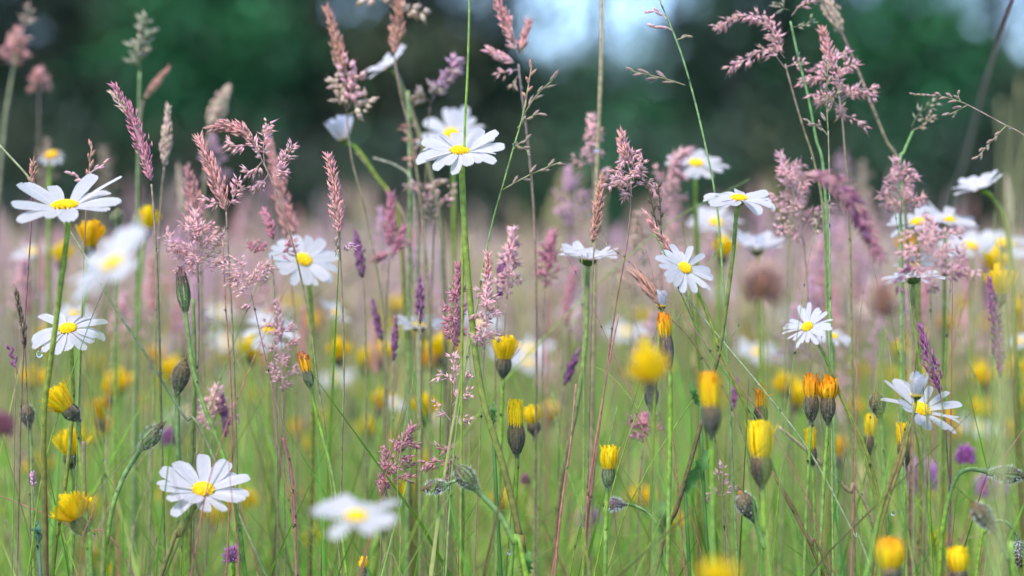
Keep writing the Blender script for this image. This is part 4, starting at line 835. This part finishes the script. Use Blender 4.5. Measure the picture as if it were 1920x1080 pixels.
# brown and pink clover-like heads
def clover(label, c, z, w, h, col, stem, seed, group=None):
    r = random.Random(seed); s = m_per_px(z); o = at(c[0], c[1], z)
    P = to_ground([o - V((0, 0, h * s * .45))] + [at(x, y, z) for x, y in stem], r); base = V((P[-1].x, P[-1].y, 0))
    t = thing("clover", base, label, "clover", group)
    mb, _ = stem_mesh(P, 6 * s, grad(GREEN, OLIVE), r); mb.build("stem", M_STEM, t, base)
    hb = MB()
    hb.lathe([(max(1e-5, w * s * .25 * math.sin(math.pi * j / 8)), -h * s * .27 * math.cos(math.pi * j / 8)) for j in range(9)], Matrix.Translation(o), mix(col, BROWN, .3), 12)
    for k in range(120):
        u = 1 - 2 * (k + .5) / 120 * .92; a = k * 2.39996; q = math.sqrt(1 - u * u)
        d = V((q * math.cos(a), q * math.sin(a), u)); p = o + V((d.x * w * s * .28, d.y * w * s * .28, d.z * h * s * .28))
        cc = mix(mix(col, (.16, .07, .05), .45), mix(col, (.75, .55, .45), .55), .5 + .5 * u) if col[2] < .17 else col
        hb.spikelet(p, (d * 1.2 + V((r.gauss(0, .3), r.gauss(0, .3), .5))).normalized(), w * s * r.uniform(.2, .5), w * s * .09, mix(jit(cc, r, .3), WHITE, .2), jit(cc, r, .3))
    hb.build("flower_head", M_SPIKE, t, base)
    lb = MB()
    for k in range(3):
        a = k * 2.1 + seed; d = V((math.cos(a), math.sin(a), .5)).normalized(); b = P[-2].lerp(P[-1], .3)
        pts = [b + d * (.012 * j / 4) for j in range(5)]
        lb.strip(pts, lambda q: .004 * math.sin(math.pi * (.1 + .85 * q)), perp(d)[0], (.10, .22, .07), .3)
    lb.build("leaf", M_LEAF, t, base)
    return t
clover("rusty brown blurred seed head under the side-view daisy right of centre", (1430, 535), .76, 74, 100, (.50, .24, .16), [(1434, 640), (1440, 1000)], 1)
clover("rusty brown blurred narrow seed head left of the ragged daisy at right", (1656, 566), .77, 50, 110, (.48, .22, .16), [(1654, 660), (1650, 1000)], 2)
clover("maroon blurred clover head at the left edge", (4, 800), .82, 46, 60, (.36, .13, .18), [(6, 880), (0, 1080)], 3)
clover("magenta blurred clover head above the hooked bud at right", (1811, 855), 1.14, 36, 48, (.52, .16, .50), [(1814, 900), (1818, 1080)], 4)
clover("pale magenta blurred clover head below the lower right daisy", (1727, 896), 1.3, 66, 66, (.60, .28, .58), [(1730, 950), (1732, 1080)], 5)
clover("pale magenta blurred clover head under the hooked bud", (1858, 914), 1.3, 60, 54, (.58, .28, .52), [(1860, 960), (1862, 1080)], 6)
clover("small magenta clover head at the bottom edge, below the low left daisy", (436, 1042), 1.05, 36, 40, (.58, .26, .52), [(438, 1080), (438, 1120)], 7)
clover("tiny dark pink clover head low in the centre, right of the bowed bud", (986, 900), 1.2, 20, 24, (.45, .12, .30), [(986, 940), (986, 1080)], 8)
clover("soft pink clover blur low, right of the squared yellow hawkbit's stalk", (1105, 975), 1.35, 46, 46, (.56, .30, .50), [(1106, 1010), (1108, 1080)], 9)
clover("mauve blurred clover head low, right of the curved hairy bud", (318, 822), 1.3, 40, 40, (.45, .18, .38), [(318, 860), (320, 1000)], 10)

# ------------------------------------------------------------------ bare stalks and leaves
B = bare_stalk
TG, TR, TT = grad((.22, .32, .10), GREEN, OLIVE), grad((.36, .20, .14), (.40, .12, .12), (.26, .20, .10)), grad((.34, .28, .16), (.26, .22, .10))
B("thin upright green stalk rising past the central daisy to the top edge", 1.0, [(880, -10), (879, 60), (876, 150), (872, 230), (868, 400), (866, 700)], 5, TG, 1)
B("thick blurred green stalk running to the top edge, right of the loose pink panicle", 1.12, [(1129, -10), (1127, 120), (1122, 250), (1117, 400), (1112, 700)], 9, TT, 2)
B("thick blurred grey-purple stalk leaning right to the top right corner", 1.13, [(1900, -5), (1868, 90), (1838, 190), (1812, 290), (1782, 395), (1764, 560), (1756, 800)], 9, grad((.28, .17, .24), (.40, .38, .36), (.34, .31, .26)), 3, z_end=2.0)
B("blurred green upright stalk left of the twin daisies", 1.16, [(765, 170), (768, 300), (768, 450), (766, 700)], 8, grad((.26, .34, .14), (.22, .30, .10)), 4)
B("long thin pale stalk slanting down from the left edge past the big daisy's stem", 1.02, [(-5, 268), (60, 340), (135, 440), (205, 560), (270, 660), (345, 780), (410, 880)], 5, grad((.30, .30, .16), (.26, .30, .12)), 5)
B("thin dark red stalk low right of centre, left of the squared yellow hawkbit", 1.0, [(1160, 590), (1140, 690), (1122, 800), (1104, 920), (1096, 1030)], 4, TR, 6)
B("long thin pale stalk slanting down right from the tilted daisy to the bottom", 1.0, [(1260, 520), (1330, 610), (1430, 730), (1520, 850), (1600, 1000), (1640, 1085)], 4, grad((.30, .34, .2), (.26, .34, .14)), 7)
B("thin brown stalk slanting right under the plump yellow hawkbit", .99, [(1448, 885), (1480, 945), (1520, 1020), (1560, 1090)], 5.5, grad((.18, .12, .06), (.15, .10, .05)), 8)
B("dark stalk slanting beside the lower right daisy's stem", 1.0, [(1570, 730), (1600, 800), (1632, 900), (1652, 980), (1662, 1050)], 5, grad((.17, .2, .06), OLIVE), 9)
B("pale straw stalk slanting low behind the orange pair of hawkbits", 1.08, [(1460, 800), (1530, 860), (1590, 920), (1640, 985)], 8, TT, 10)
B("sharp red-brown stalk low in the centre between two hawkbits", .99, [(1080, 720), (1070, 830), (1056, 930), (1040, 1080)], 4.5, TR, 11)
B("crimson thin stalk right of the low left daisy", 1.0, [(530, 820), (545, 870), (552, 950), (556, 1080)], 4.5, grad((.30, .07, .10), (.34, .12, .14), (.2, .2, .08)), 12)
B("thick green stalk with cut reddish top, before the ragged hawkbit at lower left", 1.0, [(157, 828), (156, 870), (160, 960), (168, 1080)], 11, grad((.30, .14, .18), (.24, .34, .08), (.22, .32, .08)), 13)
B("thin red stalk just right of the broad pink cloud panicle", 1.02, [(418, 450), (422, 560), (432, 700), (436, 840), (430, 960)], 3.4, TR, 14)
B("fine dark stalk right of the leftmost flowers, behind the tall striped seed head", 1.05, [(362, 560), (365, 700), (360, 850), (356, 1000)], 8, grad((.14, .2, .06), OLIVE), 15)
for i, (x, z, a) in enumerate(((1898, .62, .05), (1888, .64, -.1), (1908, .66, .12))):
    B(("yellow-green blurred blade bundle stalk at the right edge, middle one", "yellow-green blurred stalk at the right edge, leaning left", "yellow-green blurred stalk at the right edge, leaning right")[i], z, [(x + 10 + a * 200, 150 + 40 * i), (x + a * 60, 330), (x - 8, 480), (x - 20, 800)], 5, grad((.44, .42, .20), (.38, .38, .14)), 20 + i)
B("pale thin curved stalk arching below the half closed daisy, up left of centre", 1.15, [(700, 296), (745, 312), (772, 345), (782, 480), (786, 800)], 5, grad((.46, .44, .30), (.28, .30, .12)), 30)
B("olive blurred bent stalk beside the half closed daisy", 1.18, [(668, 285), (690, 310), (720, 350), (760, 420), (780, 600), (786, 800)], 6, TT, 31)
# leafy bits on the stems: separate low leaves
def leaf_thing(label, z, foot, tip, w, seed, col=(.12, .26, .07)):
    r = random.Random(seed); s = m_per_px(z); a, b = at(*foot, z), at(*tip, z)
    base = V((a.x + .01, a.y, 0)); mb = MB()
    mb.tube(catmull([base - V((0, 0, .004)), base.lerp(a, .6) + V((.004, 0, 0)), a], 6), .0008, col, 5)
    n = 15; d = b - a; side = V((0, 0, 1)).cross(V((0, 1, 0))); side = d.cross(V((0, 1, .2))).normalized()
    pts = [a + d * (k / (n - 1)) + V((0, .002 * math.sin(k * .5), 0)) for k in range(n)]
    mb.strip(pts, lambda q: w * s * .5 * (math.sin(math.pi * min(1, .12 + q * .86)) ** .8) * (1.15 if int(round(q * (n - 1))) % 3 == 0 else .62), side, lambda q: jit(col, r, .15), .4)
    o = mb.build("toothed_leaf", M_LEAF, None, base); o.location = base
    return tag(o, label, "leaf")
leaf_thing("jagged green leaf pointing up right on the leaning daisy stem", 1.0, (1285, 925), (1332, 838), 30, 1)
leaf_thing("jagged green leaf standing upright beside the hairy hawkbit stalk, low right of centre", 1.0, (1244, 1010), (1240, 938), 30, 2)
leaf_thing("small grey-green jagged leaf at the bottom centre near the diagonal stalk", 1.0, (985, 1085), (990, 1030), 26, 3)
leaf_thing("small blue-green leaf scrap at the lower left beside the thick daisy stem", 1.0, (72, 1020), (70, 975), 22, 4, (.14, .26, .18))
leaf_thing("short green leaf on the central stem's bend", 1.0, (924, 800), (926, 752), 13, 5)
leaf_thing("dark narrow leaf at the slanting stem left of the blurred yellow hawkbit", 1.0, (1312, 765), (1292, 715), 14, 6)

# ------------------------------------------------------------------ the meadow behind and around
def spot(r, z0, z1, xm=.32, xpad=.25):
    z = math.sqrt(r.uniform(z0 * z0, z1 * z1)); return r.uniform(-1, 1) * (z * xm * .8 + xpad), z
FILL_G = "thin grass stalks among the flowers"
# thin stalks in and near the plane of focus, each a thing
r = random.Random(21)
for i in range(105):
    z = r.choice((r.uniform(.92, 1.12), r.uniform(1.05, 1.5)))
    x = r.uniform(-120, 2040); top = r.gauss(640, 170); lean = r.choice((r.gauss(0, 70), r.gauss(0, 160), r.gauss(0, 260)))
    if top < 330: top = 480
    cols = r.choice((TG, TG, TG, TT, TT, TR))
    n = r.uniform(2.2, 4.5)
    bare_stalk("thin bare grass stalk standing among the flowers, one of many alike", z, [(x + lean, top), (x + lean * .7, top + 120), (x + lean * .25, (top + 1080) / 2 + 60), (x, 1080)], n, cols, 300 + i, FILL_G)
r = random.Random(33)
for i in range(110):
    z = r.uniform(1.2, 2.4); x = r.uniform(-100, 2020); top = 440 + r.uniform(-60, 330); lean = r.gauss(0, 45)
    bare_stalk("blurred thin grass stalk a little behind the sharp flowers, one of many alike", z, [(x + lean, top), (x + lean * .6, top + 110), (x, top + 420)], r.uniform(3, 5), r.choice((TG, TT, TT, TR)), 600 + i, "blurred grass stalks behind the flowers")
# proto heads for the far meadow, copied
def proto(fn): 
    o = fn(); base = o.location.copy(); return o
protos = []
def local_hawkbit(k, label):
    return hawkbit(label, (960, 700), (960 + (-8, 6, 14)[k], 628), 1.0, (.34, .42, .3)[k], (26, 24, 28)[k], (66, 40, 84)[k], [(962, 760), (968, 1000)], 7, (34, 30, 40)[k], ('dark', 'purple', 'dark')[k], (YEL, mix(YEL, ORA, .5), YEL)[k], None, 700 + k, 0, "yellow hawkbits of the far meadow")
LH = ("soft blurred yellow hawkbit of the far meadow, one of many alike", "soft blurred orange-yellow closed hawkbit of the far meadow, one of several alike", "soft blurred wide open yellow hawkbit of the far meadow, one of many alike")
pk = [local_hawkbit(k, LH[k]) for k in range(3)]
p_h = [max(ch_v.z for ch in o.children for ch_v in [V(v.co) for v in ch.data.vertices]) for o in pk]
r = random.Random(22); first = [True] * 3
for i in range(225):
    z = 1.4 + 4.5 * r.random() ** 1.8; k = r.choice((0, 2, 1, 2, 2)); hgt = r.uniform(.30, .45)
    q = r.choice((None, None, None, 150, 330, 700, 1750, 1820, 1500)); x = r.uniform(-1, 1) * (z * .255 + .2) if q is None else (r.gauss(q, 110) - 960) / FPX * z
    if first[k]: o = pk[k]; first[k] = False; o.location = (x, z, 0); o.scale = (1, 1, 1)
    else: o = copy_tree(pk[k], (x, z, 0), r.uniform(0, 6.28), 1)
    sc_ = r.uniform(1.1, 1.4); o.scale = (sc_,) * 3; o.location.z = min(0, hgt - p_h[k] * sc_)
# pink, cream and mauve grasses of the middle distance, copied from six
def local_grass(k, label):
    heads = ([('panicle', [(960, 300), (962, 230), (965, 170)], 80, dict(m=9, gap=12, n=30))], [('spike', [(960, 300), (962, 240), (966, 170)], 34, dict(n=60))], [('panicle', [(960, 300), (958, 220), (950, 150)], 100, dict(m=10, gap=14, n=30))],
             [('spindle', [(960, 300), (964, 250), (970, 190)], 20, dict(n=50))], [('spike', [(960, 300), (950, 230), (935, 170)], 46, dict(n=60, sl=22))], [('panicle', [(960, 300), (965, 220), (972, 140)], 70, dict(m=9, gap=12, n=30))])[k]
    return seed_grass(label, 1.0, [(960, 300), (960, 500), (956, 900)], heads, 4, ('pink', 'peach', 'lilac', 'cream', 'rose', 'cream')[k], 800 + k, None, "blurred seed grasses of the middle distance")
LG = ("soft blurred pink panicle behind the sharp flowers, one of many alike", "soft blurred peach-pink spike behind the sharp flowers, one of many alike", "soft blurred wide lilac panicle behind the sharp flowers, one of many alike",
      "soft blurred cream spindle behind the sharp flowers, one of several alike", "soft blurred rosy leaning spike behind the sharp flowers, one of many alike", "soft blurred cream panicle behind the sharp flowers, one of several alike")
pg = [local_grass(k, LG[k]) for k in range(6)]
g_h = [max(v.co.z for ch in o.children for v in ch.data.vertices) for o in pg]
first = [True] * 6; r = random.Random(23)
for i in range(235):
    z = 1.26 + 2.4 * r.random() ** 1.7; k = r.choice((0, 0, 1, 2, 2, 2, 3, 4, 5))
    q = r.choice((None, None, 400, 480, 330, 1080, 1500, 1640, 1560, 60, 800, 1220, 1800))
    x = (r.uniform(-250, 2170) if q is None else r.gauss(q, 70)); x = (x - 960) / FPX * z
    hgt = .5 - (r.gauss(480, 85) - 456) / FPX * z
    if first[k]: o = pg[k]; first[k] = False; o.location = (x, z, 0)
    else: o = copy_tree(pg[k], (x, z, 0), r.uniform(0, 6.28))
    o.location.z = min(0, hgt - g_h[k])
# a few far daisies
r = random.Random(24); pd = None
for i in range(46):
    z = 1.35 + 4 * r.random() ** 1.5; x = r.uniform(-1, 1) * (z * .25 + .1)
    if pd is None:
        pd = daisy("soft blurred white daisy of the far meadow, one of several alike", (960, 400), 1.0, 150, (.05, .4, .9), [(962, 500), (960, 900)], 8, 15, .15, .25, 51, 40, group="white daisies of the far meadow"); o = pd; d_h = max(v.co.z for ch in o.children for v in ch.data.vertices)
    else: o = copy_tree(pd, (x, z, 0), r.uniform(-.7, .7))
    o.location = (x, z, min(0, r.uniform(.36, .46) - d_h))
# grass leaves: nobody could count them
r = random.Random(25); gb = MB()
def blade(x, y, h, w, col, bend, nseg=4):
    a = r.uniform(0, 6.28); d = V((math.cos(a), math.sin(a), 0)); b = V((x, y, -.003))
    pts = [b + V((0, 0, h * q * (1 - .25 * bend * q))) + d * (h * bend * q * q * .55) for q in [j / nseg for j in range(nseg + 1)]]
    gb.strip(pts, lambda q: w * .5 * max(.06, 1 - q ** 1.7), V((-d.y, d.x, 0)) if r.random() < .5 else V((1, 0, 0)), lambda q: col, .25)
LC = [(.19, .41, .05), (.26, .46, .06), (.13, .33, .045), (.32, .45, .09), (.44, .43, .14), (.21, .45, .08)]
LT = [(.48, .44, .14), (.52, .43, .18), (.44, .47, .11), (.54, .42, .22)]
for i in range(7500):
    x, z = spot(r, 1.12, 3.2, .3, .2)
    blade(x, z, r.uniform(.20, .40) * (1 if z > 1.4 else .9), r.uniform(.0022, .005), jit(r.choice(LC), r, .2), r.uniform(.05, .8))
DG = [(.10, .22, .02), (.14, .30, .03), (.20, .20, .06), (.30, .16, .09)]
for i in range(620):
    z = r.uniform(.93, 1.2); x = r.uniform(-1, 1) * (z * .25 + .1)
    blade(x, z, r.uniform(.35, .53), r.uniform(.0016, .0046), jit(r.choice(LC + DG + DG), r, .25), r.uniform(.1, 1.0), 6)
for i in range(70):
    z = r.uniform(.6, .88); x = r.uniform(-1, 1) * (z * .25 + .1)
    blade(x, z, r.uniform(.40, .53), r.uniform(.002, .0045), jit(r.choice(LC + DG), r, .25), r.uniform(.2, 1.0), 6)
for i in range(3600):
    z = r.uniform(1.2, 2.6); x = r.uniform(-1, 1) * (z * .25 + .1)
    blade(x, z, r.uniform(.30, .50), r.uniform(.003, .008), jit(r.choice(LC + LC + DG[:2] + LT), r, .3), r.uniform(.2, 1.15), 5)
for i in range(1200):
    x, z = spot(r, .30, 1.12, .3, .25)
    blade(x, z, r.uniform(.15, .30), r.uniform(.0022, .005), jit(r.choice(LC), r, .2), r.uniform(.05, .8))
for i in range(14000):
    x, z = spot(r, 3.2, 9, .3, .3)
    blade(x, z, r.uniform(.14, .33), r.uniform(.005, .010), jit(r.choice(LC + LT), r, .2), r.uniform(.05, .7), 3)
for i in range(14000):
    x, z = spot(r, 9, 24, .3, .6)
    blade(x, z, r.uniform(.18, .36), r.uniform(.015, .03), jit(r.choice(LC[1:5] + LT + LT), r, .2), r.uniform(.05, .6), 3)
tag(gb.build("meadow_grass", M_LEAF, None, None), "green grass leaves covering the meadow floor", "grass", None, "stuff")
# the far haze of seed heads, likewise
r = random.Random(26); sb = MB()
MAUVE = [(.46, .26, .34), (.52, .32, .38), (.40, .22, .32), (.62, .42, .44)]
GREENISH = [(.36, .36, .14), (.44, .42, .20), (.30, .34, .12), (.54, .46, .30)]
def far_stalk(x, y, h, w, hw, hl, col):
    b = V((x, y, 0)); lean = V((r.gauss(0, .06), r.gauss(0, .04), 1)).normalized(); t = b + lean * h
    c = r.choice(((.30, .24, .13), (.26, .26, .10), (.34, .20, .14), (.24, .30, .10)))
    sb.tube([b, t], w * .5, c, 3, False)
    for k in range(6):
        f = k / 5; d = (lean + V((r.gauss(0, .35), r.gauss(0, .35), .1))).normalized()
        sb.spikelet(t - lean * hl * (1 - f) * .8, d, hl * .42, hw * (1.1 - .6 * f), jit(col, r, .2), jit(col, r, .2), 4)
HC = [(.68, .46, .45), (.64, .48, .38), (.68, .46, .46), (.62, .52, .36), CREAM, (.60, .50, .28), (.68, .53, .52), (.58, .50, .26)]
for i in range(900):
    x, z = spot(r, 2.4, 6.5, .3, .2)
    far_stalk(x, z, min(.54, r.gauss(.455, .035)), .0014, .012, .07, r.choice(HC))
for i in range(5000):
    x, z = spot(r, 6.5, 23, .3, .5)
    u = math.sin(x * 2.3 + 1.7 * math.sin(z * .9)) + math.sin(z * 1.3 + x * .8)      # drifts of one kind
    far_stalk(x, z, min(.55, r.gauss(.42 + .025 * u, .045)), .003, .022, .10, r.choice(MAUVE if u > .5 else GREENISH if u < -.5 else HC))
for i in range(70):
    z = r.uniform(2.6, 8); q = r.choice((None, None, 300, 480, 1080, 1600, 1750, 700))
    x = (r.uniform(-300, 2200) if q is None else r.gauss(q, 90)); x = (x - 960) / FPX * z
    far_stalk(x, z, r.uniform(.48, .50 + .035 * z ** .7), .0016, .016, .09, r.choice(HC[:3] + HC[6:]))
for i in range(1500):
    x, z = spot(r, 1.6, 7, .3, .2)
    far_stalk(x, z, r.uniform(.30, .46), .0016, .010, .05, r.choice(((.52, .44, .24), (.50, .46, .20), (.54, .40, .30), (.46, .46, .18))))
tag(sb.build("far_seed_grass", M_SPIKE, None, None), "pinkish haze of countless grass seed heads across the far meadow", "grass", None, "stuff")
# yellow specks beyond the countable hawkbits
r = random.Random(27); yb = MB()
for i in range(500):
    x, z = spot(r, 6, 22, .3, .5); h = r.uniform(.30, .44); p = V((x, z, h))
    yb.tube([V((x, z, 0)), p], .002, OLIVE, 3, False)
    for k in range(7):
        a = k * .9; d = V((math.cos(a) * .7, math.sin(a) * .7, .7)); yb.spikelet(p, d, .016, .009, YEL, YEL, 4)
tag(yb.build("far_yellow_flowers", M_YELLOW, None, None), "yellow specks of countless flowers in the far meadow", "flowers", None, "stuff")
# dew: fine droplets clinging to the stalks
r = random.Random(28); db = MB()
stalks = [o for o in SC.objects if o.type == 'MESH' and o.name.split('.')[0] in ("stem", "grass_stalk")]
bpy.context.view_layer.update()
cand = []
for o in stalks:
    mw = o.matrix_world
    if abs(mw.translation.y - 1.0) < .15 and len(o.data.vertices) < 6000: cand.append(o)
for o in cand:
    vs = o.data.vertices
    for k in range(r.randint(1, 9)):
        p = o.matrix_world @ vs[r.randrange(len(vs))].co
        if p.z < .3: continue
        rad = r.uniform(.00022, .00058)
        M = Matrix.Translation(p - V((0, rad * .7, 0)))
        db.lathe([(max(1e-5, rad * math.sin(math.pi * j / 6)), -rad * math.cos(math.pi * j / 6)) for j in range(7)], M, (1, 1, 1), 8)
tag(db.build("dew", M_DEW, None, None), "tiny dew droplets clinging to the thin stalks", "dew", None, "stuff")
def drop(label, px, py, z, rad):
    mb = MB(); p = at(px, py, z)
    mb.lathe([(max(1e-5, rad * math.sin(math.pi * j / 9) * (1 - .18 * j / 9)), rad * 1.15 * -math.cos(math.pi * j / 9)) for j in range(10)], Matrix.Identity(4), (1, 1, 1), 14)
    o = mb.build("dew_drop", M_DEW); o.location = p
    tag(o, label, "dew drop")
drop("clear dew drop hanging under the drooping left daisy's petal", 74, 664, 1.02, .0014)
drop("clear dew drop on the diagonal stalk of the grey bowed bud", 955, 1035, .97, .0010)
drop("clear dew drop low beside the lower right daisy's stem", 1675, 963, 1.0, .0009)
drop("clear dew drop on the thick blurred stalk near the soft pink panicle", 1120, 281, 1.1, .0010)
